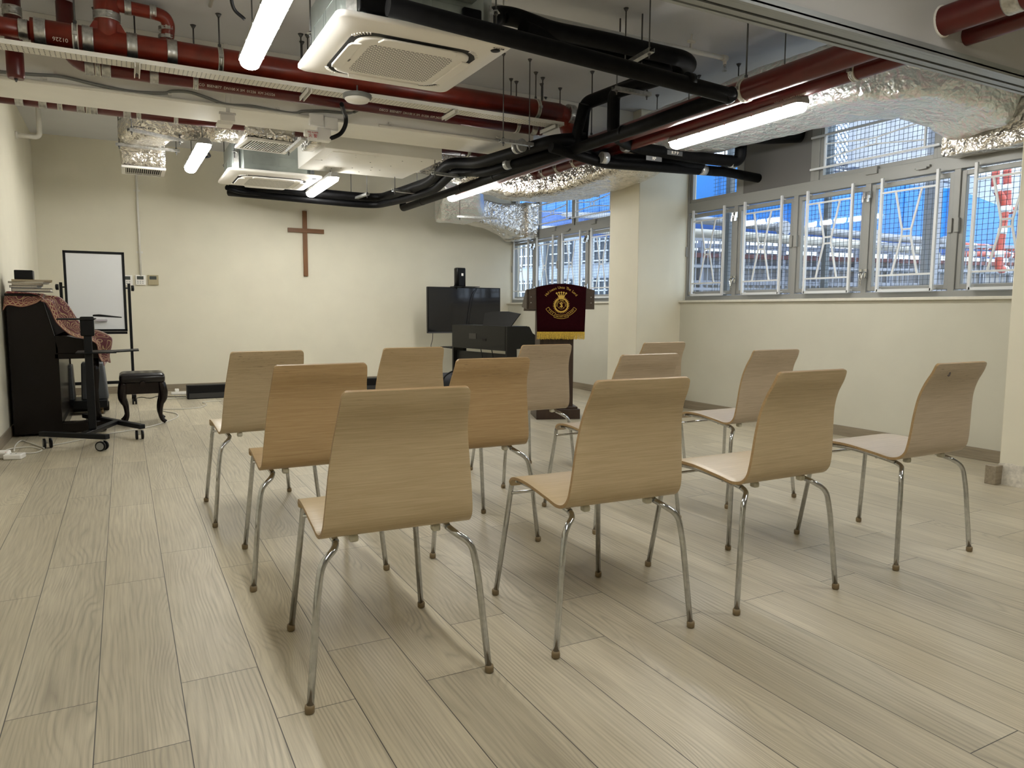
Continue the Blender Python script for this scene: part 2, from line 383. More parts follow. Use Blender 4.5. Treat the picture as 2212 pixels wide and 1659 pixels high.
# baseboards
b = MB(); b.box((XL+.012, YF-.012, 0), (XR, YF, .085)); struct('baseboard_front', b, BASEBX, .002)
b = MB(); b.box((XL, 1.5, 0), (XL+.012, YF, .085)); struct('baseboard_left', b, BASEB, .002)
b = MB(); b.box((XR-.012, 2.4, 0), (XR, 6.0, .085)); b.box((XR-.012, 6.5, 0), (XR, YF-.012, .085)); struct('baseboard_right', b, BASEB, .002)
b = MB(); b.box((4.653, 6.0, 0), (4.665, 6.5, .085)); b.box((4.653, 5.988, 0), (XR-.012, 6.0, .085)); struct('baseboard_pillar', b, BASEBX, .002)
b = MB(); b.box((4.545, 2.375, 0), (4.617, 2.44, .115)); struct('baseboard_pillar_end', b, BASEBX, .004)
# chipped plaster at the foot of the near pillar
b = MB()
rn = random.Random(3)
prof = []
for i in range(15):
    y = 2.40 - i*.055; prof.append((4.6175, y, .135 + rn.uniform(-.02, .015)))
vs = []
for i, p in enumerate(prof): vs += [(4.606, p[1], 0.0), (4.612, p[1], p[2])]
fs = [(2*i, 2*i+1, 2*i+3, 2*i+2) for i in range(14)]
b.add(vs + [(4.618, v[1], v[2]) for v in vs], fs + [(2*i+30, 2*i+1+30, 2*i+3+30, 2*i+2+30) for i in range(14)] + [(2*i+1, 2*i+31, 2*i+33, 2*i+3) for i in range(14)])
struct('baseboard_pillar_plaster', b, simple('rough_plaster', (0.62, 0.58, 0.50), 0.85, nz=0.2, nscale=40, bump=0.8))
# sills
b = MB(); b.box((XR-.03, 2.40, 1.115), (XR+.10, 6.0, 1.138)); struct('trim_2', b, SILL, .004)
b = MB(); b.box((XR-.03, 6.5, 1.115), (XR+.10, YF, 1.138)); struct('trim_3', b, SILL, .004)

# ---------------------------------------------------------------- windows
XG = 5.305                                   # frame front plane
ZB, ZT0, ZT1, ZTOP = 1.138, 2.045, 2.15, 2.93
def handle(parent, y, z, side, group=None):
    b = MB(); b.box((XG-.012, y-.011, z), (XG, y+.011, z+.07)); 
    b.tube([(XG-.012, y, z+.045), (XG-.03, y, z+.045), (XG-.036, y-.006*side, z+.02), (XG-.036, y-.022*side, z-.04), (XG-.034, y-.027*side, z-.065)], .0065, 8)
    return obj('handle', b, CHROME, parent, 0)
def casement(parent, y0, y1, hinge, latch=True):
    cs = MB(); w = .036; f = .024; jx = 0
    for a, c in (((y0+f, ZB+.055), (y0+f+w, ZT0-.012)), ((y1-f-w, ZB+.055), (y1-f, ZT0-.012)), ((y0+f, ZB+.055), (y1-f, ZB+.055+w)), ((y0+f, ZT0-.012-w), (y1-f, ZT0-.012))):
        jx += .0005; cs.box((XG+.012+jx, a[0], a[1]), (XG+.05+jx, c[0], c[1]))
    k = obj('casement', cs, ALU, parent, .003)
    obj('glass_pane', mb1('box', (XG+.028, y0+f+w, ZB+.055+w), (XG+.032, y1-f-w, ZT0-.012-w)), GLASS, k)
    b = MB(); yh = y0+f if hinge < 0 else y1-f
    b.box((XG-.014, yh-.012, 1.60), (XG+.012, yh+.02, 1.70)); obj('hinge', b, ALU, k)
    yl = y1-.022 if hinge < 0 else y0+.022
    if latch:
        handle(k, yl, 1.30, hinge)
        b = MB(); b.box((XG-.02, yl-.012, 1.93), (XG, yl+.012, 1.985)); b.box((XG-.032, yl-.008, 1.90), (XG-.02, yl+.008, 1.95)); obj('latch', b, CHROME, k)
def grille(parent, y0, y1, za, zb, x=5.262):
    b = MB(); r = .011; yc = (y0+y1)/2; w = (y1-y0)
    for y in (y0, y1): b.bar((x, y, za), (x, y, zb), .02, .02, up=(1,0,0))
    b.bar((x, y0, za+.008), (x, y1, za+.008), .02, .02); b.bar((x, y0, za+.125), (x, y1, za+.125), .014, .014); b.bar((x, y0, zb-.115), (x, y1, zb-.115), .014, .014)
    zk, zk2 = 1.652, 1.600
    for s in (-1, 1):
        b.bar((x, yc+s*.235*w, zb-.115), (x, yc+s*.085*w, zk), .010, .014); b.bar((x, yc+s*.085*w, zk), (x, yc+s*.085*w, zk2), .010, .014)
        b.bar((x, yc+s*.085*w, zk2), (x, yc+s*.235*w, za+.125), .010, .014)
    for z in (zk, zk2): b.bar((x, yc-.085*w, z), (x, yc+.085*w, z), .008, .014)
    for y in (y0, y1):
        for z in (za+.02, zb-.03): b.bar((x, y, z), (XG+.005, y, z), .010, .010)
    return obj('security_grille', b, GRILLEW, parent)
def window(name, ys, ya, yb, hinges, upper, gpos):
    """ys: boundaries of the casements; upper: list of (y0, y1, kind)"""
    b = MB(); x0, x1 = XG, XG+.07
    b.box((x0, ya, ZB), (x1, yb, ZB+.045)); b.box((x0, ya, ZT0), (x1, yb, ZT1)); b.box((x0, ya, ZTOP-.05), (x1, yb, ZTOP))
    b.box((x0+.0006, ya, ZB), (x1+.0006, ya+.045, ZTOP)); b.box((x0+.0006, yb-.045, ZB), (x1+.0006, yb, ZTOP))
    for y in ys[1:-1]: b.box((x0+.0012, y-.024, ZB), (x1+.0012, y+.024, ZT0+.01))
    for (y0, y1, kd) in upper:
        for y in (y0, y1): jj = .0018 if y == y0 else .0024; b.box((x0+jj, y-.022, ZT0+.02), (x1+jj, y+.022, ZTOP))
    w = struct(name, b, ALU, .003)
    for i in range(len(ys)-1): casement(w, ys[i], ys[i+1], hinges[i])
    for (g0, g1, gz) in gpos: grille(w, g0, g1, 1.185, gz)
    for (y0, y1, kd) in upper:
        if kd == 'panel': obj('infill_panel', mb1('box', (x0+.01, y0+.02, ZT1), (x0+.04, y1-.02, ZTOP-.04)), PANELG, w); continue
        s = MB(); q = .034; jx = 0
        for a, c in (((y0+.022, ZT1), (y0+.022+q, ZTOP-.05)), ((y1-.022-q, ZT1), (y1-.022, ZTOP-.05)), ((y0+.022, ZT1), (y1-.022, ZT1+q)), ((y0+.022, ZTOP-.05-q), (y1-.022, ZTOP-.05))):
            jx += .0005; s.box((x0+.012+jx, a[0], a[1]), (x0+.05+jx, c[0], c[1]))
        k = obj('top_light', s, ALU, w, .003)
        obj('glass_pane', mb1('box', (x0+.028, y0+.05, ZT1+.03), (x0+.032, y1-.05, ZTOP-.08)), GLASS, k)
        if kd == 'grille':
            g = MB(); x = 5.262
            for z in (2.235, 2.50): g.bar((x, y0-.02, z), (x, y1+.03, z), .012, .016)
            for y in (y0+.05+.04, y1-.12): g.bar((x, y, 2.24), (x, y, 2.50), .012, .016, up=(1,0,0))
            ya_, yb_ = y0+.09, y1-.12; ym = (ya_+yb_)/2
            for y_, z_ in ((ya_, 2.29), (ya_, 2.42)):
                pass
            L1 = [(ya_, 2.29), (ym-.035, 2.337), (ym+.035, 2.337), (yb_, 2.307)]; L2 = [(ya_, 2.43), (ym-.035, 2.387), (ym+.035, 2.387), (yb_, 2.426)]
            for L in (L1, L2):
                for i in range(3): g.bar((x, L[i][0], L[i][1]), (x, L[i+1][0], L[i+1][1]), .008, .010)
            for y in (ym-.035, ym+.035): g.bar((x, y, 2.337), (x, y, 2.387), .008, .010, up=(1,0,0))
            obj('security_grille', g, GRILLEW, w)
            h = MB(); ymid = (y0+y1)/2; h.box((x0-.02, ymid-.05, ZT1-.035), (x0+.014, ymid+.05, ZT1+.02)); h.box((x0-.02, y0+.06, ZT0+.05), (x0, y0+.18, ZT0+.065)); h.box((x0-.028, y0+.08, ZT0+.038), (x0-.016, y0+.16, ZT0+.052)); obj('catch', h, ALU, k)
    return w
ys1 = [2.46, 3.176, 3.884, 4.594, 5.31, 6.02]
window('window_1', ys1, 2.40, 6.02, [1, -1, 1, -1, 1], [(2.45, 3.315, 'plain'), (3.315, 4.39, 'grille'), (4.43, 5.25, 'panel'), (5.27, 6.0, 'plain')],
       [(5.42, 5.86, 2.06), (4.71, 5.15, 2.06), (3.99, 4.43, 2.06), (3.29, 3.73, 2.06), (2.58, 3.02, 2.06)])
ys2 = [6.50, 7.18, 7.88, 8.57, 9.26, 9.92]
window('window_2', ys2, 6.50, 9.92, [1, -1, 1, -1, 1], [(6.52, 7.24, 'plain'), (7.24, 8.22, 'grille'), (8.22, 9.18, 'grille'), (9.18, 9.9, 'plain')],
       [(9.35, 9.79, 2.06), (8.66, 9.10, 2.06), (7.98, 8.42, 2.06), (7.28, 7.72, 2.06), (6.6, 7.04, 2.06)])

# ================================================================ chairs
def make_chair():
    t = thing('stacking_chair', 'chair', 'chair')
    prof = [(-.062,.828,.166),(-.048,.79,.170),(-.024,.745,.174),(-.006,.69,.181),(.003,.62,.190),(.008,.55,.197),(.013,.50,.202),(.022,.466,.205),(.045,.443,.207),(.085,.435,.208),(.14,.442,.208),(.20,.449,.208),(.27,.456,.207),(.34,.457,.205),(.395,.452,.203),(.428,.440,.200),(.445,.418,.198)]
    pts = spline([Vector((w, y, z)) for y, z, w in prof], 5)
    L0_ = [0]
    for i in range(1, len(pts)): L0_.append(L0_[-1] + math.hypot(pts[i].y-pts[i-1].y, pts[i].z-pts[i-1].z))
    want = sorted(set([0, .0006, .002, .004, .007, .010, .014] + [L0_[-1]-q for q in (0, .0006, .002, .004, .007, .010, .014)] + [x for x in L0_ if .018 < x < L0_[-1]-.018])); new = []
    for x in want:
        j = max(q for q in range(len(L0_)) if L0_[q] <= x + 1e-9); j = min(j, len(L0_)-2); new.append(pts[j].lerp(pts[j+1], (x-L0_[j])/(L0_[j+1]-L0_[j])))
    pts = new
    L = [0]
    for i in range(1, len(pts)): L.append(L[-1] + math.hypot(pts[i].y-pts[i-1].y, pts[i].z-pts[i-1].z))
    T = L[-1]; rc = .014; n = len(pts); K = 12; th = .0105
    def hw(i):
        w = pts[i].x
        for d in (L[i], T-L[i]):
            if d < rc: w = w - rc + math.sqrt(max(0, rc*rc - (rc-d)**2))
        return w
    # add extra rows near the ends so that the corners are round
    top = []; bot = []; 
    for i in range(n):
        a, c = pts[max(0,i-1)], pts[min(n-1,i+1)]; ty, tz = c.y-a.y, c.z-a.z; l = math.hypot(ty, tz); ny, nz = -tz/l, ty/l     # towards the sitter
        w = hw(i)
        for k in range(K+1):
            f = -1 + 2*k/K; x = f*w
            top.append((x, pts[i].y + ny*th/2, pts[i].z + nz*th/2)); bot.append((x, pts[i].y - ny*th/2, pts[i].z - nz*th/2))
    b = MB(); M_ = n*(K+1); q = lambda i, k: i*(K+1)+k
    fs = []; mi = []
    b.add(top+bot, [(q(i,k), q(i,k+1), q(i+1,k+1), q(i+1,k)) for i in range(n-1) for k in range(K)], 0, True)
    base = len(b.f)
    b.f += [(M_+q(i,k), M_+q(i+1,k), M_+q(i+1,k+1), M_+q(i,k+1)) for i in range(n-1) for k in range(K)]; b.mi += [0]*((n-1)*K); b.sm += [True]*((n-1)*K)
    e = []
    for i in range(n-1): e += [(q(i,0), q(i+1,0), M_+q(i+1,0), M_+q(i,0)), (q(i,K), M_+q(i,K), M_+q(i+1,K), q(i+1,K))]
    for k in range(K): e += [(q(0,k), M_+q(0,k), M_+q(0,k+1), q(0,k+1)), (q(n-1,k), q(n-1,k+1), M_+q(n-1,k+1), M_+q(n-1,k))]
    b.f += e; b.mi += [1]*len(e); b.sm += [False]*len(e)
    sh = obj('seat_shell', b, [CHAIRW, EDGEW], t)
    md = sh.modifiers.new('bevel', 'BEVEL'); md.width = .0025; md.segments = 2; md.limit_method = 'ANGLE'; md.angle_limit = math.radians(50)
    R = .0095
    for s in (-1, 1):
        obj('side_rail', mb1('tube', smooth_path([(s*.172,.425,.437),(s*.172,.30,.441),(s*.168,.18,.430),(s*.158,.085,.412)], .06, 4), R, 12), CHROME, t)
        fl_ = obj('leg', mb1('tube', smooth_path([(s*.172,.418,.4375),(s*.176,.462,.432),(s*.218,.512,.0)], .045, 7), R, 12), CHROME, t)
        rl = obj('leg', mb1('tube', smooth_path([(s*.158,.09,.4125),(s*.166,.055,.404),(s*.208,.028,.375),(s*.222,.018,.29),(s*.250,.0,.0)], .04, 7), R, 12), CHROME, t)
        obj('foot_cap', mb1('lathe', (s*.218,.512,0), [(.0095,0),(.0125,.003),(.0130,.016),(.0115,.022),(.0098,.022)], 14), FOOT, fl_)
        obj('foot_cap', mb1('lathe', (s*.250,0,0), [(.0095,0),(.0125,.003),(.0130,.016),(.0115,.022),(.0098,.022)], 14), FOOT, rl)
        bb = MB(); bb.box((s*.115-.012,.055,.412),(s*.115+.012,.082,.4325)); obj('stacking_pad', bb, PADM, t, .006)
    obj('cross_bar', mb1('tube', [(-.182,.457,.385),(.182,.457,.385)], .0055, 10), CHROME, t)
    obj('rear_cross_bar', mb1('tube', [(-.168,.17,.421),(.168,.17,.421)], .0065, 10), CHROME, t)
    return t
FOOT = simple('brown_foot_cap', (0.20, 0.145, 0.075), 0.5)
PADM = simple('milky_plastic_pad', (0.62, 0.60, 0.50), 0.45)
chair0 = make_chair()
CH = [(.626,1.775,-.045,'light beech chair with chrome legs, left end of the back row, nearest the camera'),
      (1.337,1.735,-.05,'light beech chair with scuffed upper back, second from the left in the back row'),
      (2.042,1.725,0,'light beech chair, third from the left in the back row'),
      (2.926,1.745,0,'greyish beech chair with a small dark mark on its back, nearest the window wall'),
      (.626,2.685,-.02,'warm-toned beech chair at the left end of the middle row'),
      (1.340,2.720,-.02,'warm-toned beech chair, second from the left in the middle row'),
      (2.125,2.685,0,'greyish beech chair in the middle row, half hidden behind the scuffed chair'),
      (2.989,2.730,0,'greyish beech chair at the window end of the middle row'),
      (.590,3.600,.045,'beech chair with dark scratches across the top of its back, front row left end'),
      (1.335,3.640,0,'beech chair in the front row, second from the left'),
      (2.150,3.650,.0,'greyish beech chair in the front row just in front of the lectern'),
      (3.010,3.640,0,'greyish beech chair at the window end of the front row, before the pillar')]
for i, (x, y, a, lab) in enumerate(CH):
    c = chair0 if i == 0 else copy_tree(chair0)
    c.location = (x, y, 0); c.rotation_euler = (0, 0, a); tag(c, lab, 'chair', 'beech stacking chairs in three rows')
    sh = [k for k in bpy.data.objects if k.parent == c and k.name.startswith('seat_shell')][0]
    mm = {4: CHAIRWARM, 5: CHAIRWARM, 3: CHAIRGREY, 6: CHAIRGREY, 7: CHAIRGREY, 10: CHAIRGREY, 11: CHAIRGREY, 8: CHAIRSCR}.get(i)
    if mm: sh.material_slots[0].link = 'OBJECT'; sh.material_slots[0].material = mm
    if i == 3:
        b = MB(); q = [(-.095,.780), (-.080,.784), (-.072,.790), (-.060,.792), (-.068,.785), (-.078,.778), (-.090,.775)]
        b.prism([(x_, -.0485 - .0062 + (z_-.790)*-.55*-1, z_) for x_, z_ in q], (0, -.0006, 0)); mk = obj('scuff_mark', b, simple('dark_scuff', (.05,.035,.025), .7)); mk.parent = c

# ================================================================ fluorescent fittings
LHOUS = simple('grey_light_housing', (0.36, 0.36, 0.35), 0.45)
def tube_light(name, p, q, label, hang=True, rods=True):
    """weatherproof batten from p to q (centres of the underside), hung from the ceiling"""
    p, q = Vector(p), Vector(q); c = (p+q)/2; L = (q-p).length; d = (q-p).normalized(); s = d.cross(Vector((0,0,1))).normalized()
    t = thing(name, label, 'ceiling light', (c.x, c.y, c.z), 'fluorescent batten lights')
    def sweep(prof, a, b_, mat, nm, cap=.03):
        mb = MB(); n = len(prof); st = []
        for (k, sc) in ((a, .55), (a+cap*.5, .9), (a+cap, 1), (b_-cap, 1), (b_-cap*.5, .9), (b_, .55)):
            st.append([c + d*k + s*(x*sc) + Vector((0,0,z if z > 0 else z*sc)) for x, z in prof])
        vs = [v for r in st for v in r]; fs = []
        for i in range(len(st)-1):
            for j in range(n): j2 = (j+1) % n; fs.append((i*n+j, i*n+j2, (i+1)*n+j2, (i+1)*n+j))
        fs += [tuple(reversed(range(n))), tuple(range((len(st)-1)*n, len(st)*n))]
        mb.add(vs, fs, 0, False); return obj(nm, mb, mat, t)
    base = [(-.062, .0), (-.062, .022), (-.04, .048), (.04, .048), (.062, .022), (.062, 0)]
    sweep(base, -L/2, L/2, LHOUS, 'housing')
    lens = [(-.056, .002)] + [(-.056*math.cos(a)*(1 if abs(math.cos(a)) > .2 else 1), -.052*math.sin(a)**.7) for a in [PI*k/12 for k in range(1, 12)]] + [(.056, .002)]
    sweep(lens, -L/2+.012, L/2-.012, DIFF, 'diffuser')
    cl = MB()
    for k in range(5):
        o_ = c + d*(-L/2 + L*(k+.5)/5)
        for sg in (-1, 1): cl.obox(o_ + s*sg*.063 + Vector((0,0,.004)), (.006, .014, .02), Matrix((s, d, Vector((0,0,1)))).transposed())
    obj('clip', cl, STEEL, t)
    if rods:
        for k in (-.36, .36): o_ = c + d*(L*k); obj('suspension_rod', mb1('cyl', o_ + Vector((0,0,.046)), (o_.x, o_.y, (2.98 if o_.y > 6.7 else ZC)-.001), .004, 8), STEELD, t)
    return t
def cable(name, pts, r, mat, label, cat='cable', group=None, seg=8):
    b = mb1('tube', spline(pts, 8), r, seg); o = obj(name, b, mat, loc=pts[0]); return tag(o, label, cat, group)
ZL = 2.47
tube_light('batten_light', (.70, 3.38, ZL), (.72, 4.66, ZL), 'bright batten light at the top of the picture, left of the near ceiling cassette')
tube_light('batten_light', (3.82, 3.27, 2.325), (3.84, 4.54, 2.325), 'bright batten light hanging below the red pipes in front of the big window')
tube_light('batten_light', (.70, 7.05, ZL), (.68, 8.38, ZL), 'small bright batten light near the front wall, left of the far ceiling cassette')
tube_light('batten_light', (2.02, 7.75, ZL-.06), (2.05, 9.0, ZL-.06), 'small bright batten light right of the far ceiling cassette')
tube_light('batten_light', (3.62, 7.15, ZL-.07), (3.62, 8.4, ZL-.07), 'thin bright batten light below a black pipe, left of the foil ducts')
tube_light('batten_light', (.72, .05, ZL), (.72, 1.33, ZL), 'batten light added out of view over the near bay to light the chair backs', rods=True)  # added lamp, out of view, to brighten the chair backs
tube_light('batten_light', (3.4, .05, ZL), (3.4, 1.33, ZL), 'batten light added out of view over the near bay, by the wide side', rods=True)  # second added lamp, out of view, brightens chairs and header

# ================================================================ ceiling cassettes
def rrect(hw, hh, r, n=6):
    out = []
    for cx_, cy_, a0 in ((hw-r, hh-r, 0), (-hw+r, hh-r, 90), (-hw+r, -hh+r, 180), (hw-r, -hh+r, 270)):
        for k in range(n+1): a = math.radians(a0 + 90*k/n); out.append((cx_ + r*math.cos(a), cy_ + r*math.sin(a)))
    return out
def loft(rings, mb, mi=0, smooth=True, cap=True):
    n = len(rings[0]); vs = [v for r in rings for v in r]
    fs = [(i*n+j, i*n+(j+1) % n, (i+1)*n+(j+1) % n, (i+1)*n+j) for i in range(len(rings)-1) for j in range(n)]
    mb.add(vs, fs, mi, smooth)
    if cap: mb.add(rings[-1], [tuple(range(n))], mi); mb.add(rings[0], [tuple(reversed(range(n)))], mi)
def slot_mat():
    m, t, p = nmat('slotted_intake_grille')
    v = coords(t, 'Object', (1, 1, 1)); s = t.nodes.new('ShaderNodeSeparateXYZ'); t.links.new(v, s.inputs[0])
    # short slots in staggered rows
    u = math_(t, 'MULTIPLY', s.outputs['Y'], 1/.0165); row = math_(t, 'FLOOR', u); fu = math_(t, 'FRACT', u)
    w = math_(t, 'ADD', math_(t, 'MULTIPLY', s.outputs['X'], 1/.026), math_(t, 'MULTIPLY', row, 0.38)); fw = math_(t, 'FRACT', w)
    a = math_(t, 'LESS_THAN', fu, 0.52); c = math_(t, 'LESS_THAN', fw, 0.72); k = math_(t, 'MULTIPLY', a, c)
    t.links.new(mix_(t, k, (0.88, 0.85, 0.80), (0.03, 0.03, 0.03)), p.inputs['Base Color']); p.inputs['Roughness'].default_value = 0.45
    return m
SLOT = slot_mat(); ACP = simple('off_white_fascia_plastic', (0.90, 0.87, 0.82), 0.38)
def cassette(cx_, cy_, zb, label, tagtxt=False, top=2.74):
    zc_ = (2.98 if cy_ > 6.7 else ZC) - .001; t = thing('ceiling_cassette', label, 'air conditioner', (cx_, cy_, zb), 'ceiling cassette air conditioners')
    O = Vector((cx_, cy_, zb)); hs = .475
    R = lambda h, z, r: [O + Vector((x, y, z)) for x, y in rrect(h, h, r)]
    b = MB(); loft([R(hs-.01, .034, .05), R(hs, .03, .05), R(hs, .012, .05), R(hs-.012, .004, .05), R(.36, -.008, .11)], b)
    obj('fascia_panel', b, ACP, t)
    b = MB(); loft([R(.355, -.004, .12), R(.352, -.0095, .12)], b, 0, False); obj('air_gap', b, DARK, t)
    b = MB(); loft([R(.318, -.006, .10), R(.316, -.018, .10), R(.30, -.022, .09), R(.255, -.023, .06)], b); obj('centre_panel', b, ACP, t)
    for a in range(4):
        M_ = Matrix.Rotation(a*PI/2, 3, 'Z'); f = MB()
        pr = [(-.22, .283), (.22, .283), (.205, .335), (.17, .345), (-.17, .345), (-.205, .335)]
        f.prism([O + M_ @ Vector((x, y, -.030)) for x, y in pr], (0, 0, .010)); obj('louvre', f, ACP, t, .004)
        cr = MB()
        for k in range(7):
            an = math.radians(45 + (k-3)*8); rr = .352*1.0
            pt = Vector((.235 + .118*math.cos(an), .235 + .118*math.sin(an), -.010)); cr.obox(O + M_ @ pt, (.02, .006, .008), (M_ @ Matrix.Rotation(an, 3, 'Z')))
        obj('corner_vane', cr, ACP, t)
    b = MB(); loft([R(.238, -.020, .05), R(.236, -.0245, .05)], b, 0, False); obj('intake_grille', b, SLOT, t)
    b = MB(); b.lathe(O + Vector((.40, -.40, .002)), [(.028, 0.004), (.028, -.004), (.012, -.006)], 20); obj('sensor_window', b, BLK, t)
    if tagtxt:
        b = MB(); b.box(O + Vector((.355, -.452, -.002)), O + Vector((.445, -.438, .003))); 
        obj('unit_label', place_text('IU-4.08', .022, O + Vector((.40, -.443, -.003)), (1, 0, 0), (0, -1, 0)), TXTB, t)
        b = place_text('Daikin', .016, O + Vector((-.275, .06, -.0248)), (0, -1, 0), (-1, 0, 0)); obj('maker_mark', b, simple('grey_ink', (.25, .25, .25)), t)
    # steel body with cut corners
    hb = .42; cut = .10; poly = [(hb, -hb+cut), (hb, hb-cut), (hb-cut, hb), (-hb+cut, hb), (-hb, hb-cut), (-hb, -hb+cut), (-hb+cut, -hb), (hb-cut, -hb)]
    b = MB(); b.prism([O + Vector((x, y, .034)) for x, y in poly], (0, 0, top-zb-.034)); body = obj('body', b, ACBODY, t, .004)
    for (sx, sy) in ((1,0), (-1,0), (0,1), (0,-1)):
        b = MB()
        for k in (-.13, .13):
            c_ = O + Vector((sx*(hb+.001) + (k if sy else 0), sy*(hb+.001) + (k if sx else 0), .14)); w_, h_ = .105, .045
            e = Vector((0,1,0)) if sx else Vector((1,0,0))
            for dz in (-h_, h_): b.bar(c_ - e*w_ + Vector((0,0,dz)), c_ + e*w_ + Vector((0,0,dz)), .004, .004)
            for de in (-w_, w_): b.bar(c_ + e*de - Vector((0,0,h_)), c_ + e*de + Vector((0,0,h_)), .004, .004)
        obj('pressed_outline', b, ACBODY, body)
    for sx, sy in ((1,1), (1,-1), (-1,1), (-1,-1)):
        b = MB(); p = O + Vector((sx*(hb-.045), sy*(hb-.045), 0)); n_ = Vector((sx, sy, 0)).normalized(); e = Vector((-n_.y, n_.x, 0))
        b.obox(p + n_*.012 + Vector((0,0,.13)), (.005, .06, .19), Matrix((n_, e, Vector((0,0,1)))).transposed())
        b.obox(p + n_*.03 + Vector((0,0,.20)), (.05, .045, .005), Matrix((n_, e, Vector((0,0,1)))).transposed())
        br = obj('hanging_bracket', b, STEEL, t)
        r = MB(); q = p + n_*.04; r.cyl(q + Vector((0,0,.14)), (q.x, q.y, zc_), .005, 8); r.lathe(q + Vector((0,0,.203)), [(.012, 0), (.012, .01)], 6); r.lathe(q + Vector((0,0,.185)), [(.012, 0), (.012, .01)], 6); r.lathe((q.x, q.y, zc_-.02), [(.008, 0), (.017, .02)], 12)
        obj('threaded_rod', r, STEELD, br)
    return t
ac1 = cassette(1.442, 4.055, 2.425, 'large white square ceiling cassette air conditioner with slotted grille, nearest the camera', True)
cassette(1.475, 8.42, 2.415, 'smaller-looking white ceiling cassette air conditioner near the front wall')

yk = 4.055 - .42
a, c_ = P(776, 20, 1, yk-.03), P(845, 46, 1, yk-.03); obj('insulation_pad', mb1('box', (a.x, yk-.035, 2.475), (c_.x, yk+.0, 2.735)), BLACK, ac1, .01)
a, c_ = P(1000, 80, 1, yk-.02), P(1040, 98, 1, yk-.02); obj('drain_pan_cover', mb1('box', (a.x, yk-.03, 2.465), (c_.x, yk+.0, 2.60)), BLACK, ac1, .01)
a, c_ = P(905, 10, 1, yk-.06), P(1032, 30, 1, yk-.06); obj('control_box', mb1('box', (a.x, yk-.09, 2.63), (c_.x, yk+.0, 2.735)), ACBODY, ac1, .004)

# ================================================================ red drain pipes
def coupling(parent, c, d, r, w=.055, mat=None, name='coupling'):
    """ribbed steel band round a pipe at c, axis d"""
    c, d = Vector(c), Vector(d).normalized(); u = Vector((0,0,1)) if abs(d.z) < .9 else Vector((1,0,0)); s = d.cross(u).normalized(); u = s.cross(d).normalized()
    M_ = Matrix((d, s, u)).transposed()
    b = MB(); pr = [(r+.001, -w/2), (r+.005, -w/2), (r+.006, -w*.38), (r+.003, -w*.3), (r+.006, -w*.2), (r+.003, -w*.08), (r+.006, 0), (r+.003, w*.08), (r+.006, w*.2), (r+.003, w*.3), (r+.006, w*.38), (r+.005, w/2), (r+.001, w/2)]
    q = MB(); q.lathe((0,0,0), pr, 28, 0, 'X'); b.v = [tuple(c + M_ @ Vector(v)) for v in q.v]; b.f = q.f; b.mi = q.mi; b.sm = q.sm
    for k in (-w*.28, w*.28):
        b.obox(c + M_ @ Vector((k, -r-.008, r*.25)), (.012, .018, .03), M_); 
        b.cyl(c + M_ @ Vector((k, -r-.008, r*.25-.025)), c + M_ @ Vector((k, -r-.008, r*.25+.03)), .0035, 8)
    return obj(name, b, mat or STEEL, parent)
def clamp(parent, c, d, r, top=None, w=.032):
    """pale-lined hanger clamp with its rod up to the ceiling"""
    c, d = Vector(c), Vector(d).normalized(); u = Vector((0,0,1)); s = d.cross(u).normalized(); M_ = Matrix((d, s, u)).transposed()
    b = MB()
    for k, w2, rr in ((0, w, .0035), (-w*.42, w*.22, .006), (w*.42, w*.22, .006)):
        q = MB(); q.lathe((0,0,0), [(r+.0005, -w2/2), (r+rr, -w2/2), (r+rr, w2/2), (r+.0005, w2/2)], 28, 1 if k else 0, 'X'); n = len(b.v)
        b.v += [tuple(c + M_ @ Vector((v[0]+k, v[1], v[2]))) for v in q.v]; b.f += [tuple(n+i for i in f) for f in q.f]; b.mi += q.mi; b.sm += q.sm
    b.obox(c + M_ @ Vector((0, -r-.012, 0)), (w*.8, .022, .02), M_); b.obox(c + M_ @ Vector((0, r+.012, 0)), (w*.8, .022, .02), M_)
    o = obj('hanger_clamp', b, [STEEL, CLAMPW], parent)
    if top:
        t = MB(); t.cyl(c + u*(r+.002), (c.x, c.y, top), .0055, 8); t.lathe(c + u*(r+.004), [(.011, 0), (.011, .022)], 6); t.lathe((c.x, c.y, top-.022), [(.008, 0), (.011, .006), (.021, .022)], 12)
        obj('threaded_rod', t, STEELD, o)
    return o
def pipe_text(parent, txt, size, c, d, r, ang, mat=None, flip=False):
    """lettering wrapped round a pipe; ang = degrees below the horizontal towards the viewer's side s"""
    c, d = Vector(c), Vector(d).normalized(); u = Vector((0,0,1)); s = Vector((0,-1,0)) if abs(d.x) > .7 else Vector((-1,0,0))
    b = text_mb(txt, size, 0.0003); vs = []
    for v in b.v:
        x, y = (v[0], v[1]) if not flip else (-v[0], -v[1])
        a = math.radians(-ang) + y/r; rr = r + .0012 + v[2]
        vs.append(tuple(c + d*x + s*(math.cos(a)*rr) + u*(math.sin(a)*rr)))
    b.v = vs; return obj('lettering', b, mat or TXTW, parent)
X_, Y_, Z_ = Vector((1,0,0)), Vector((0,1,0)), Vector((0,0,1))
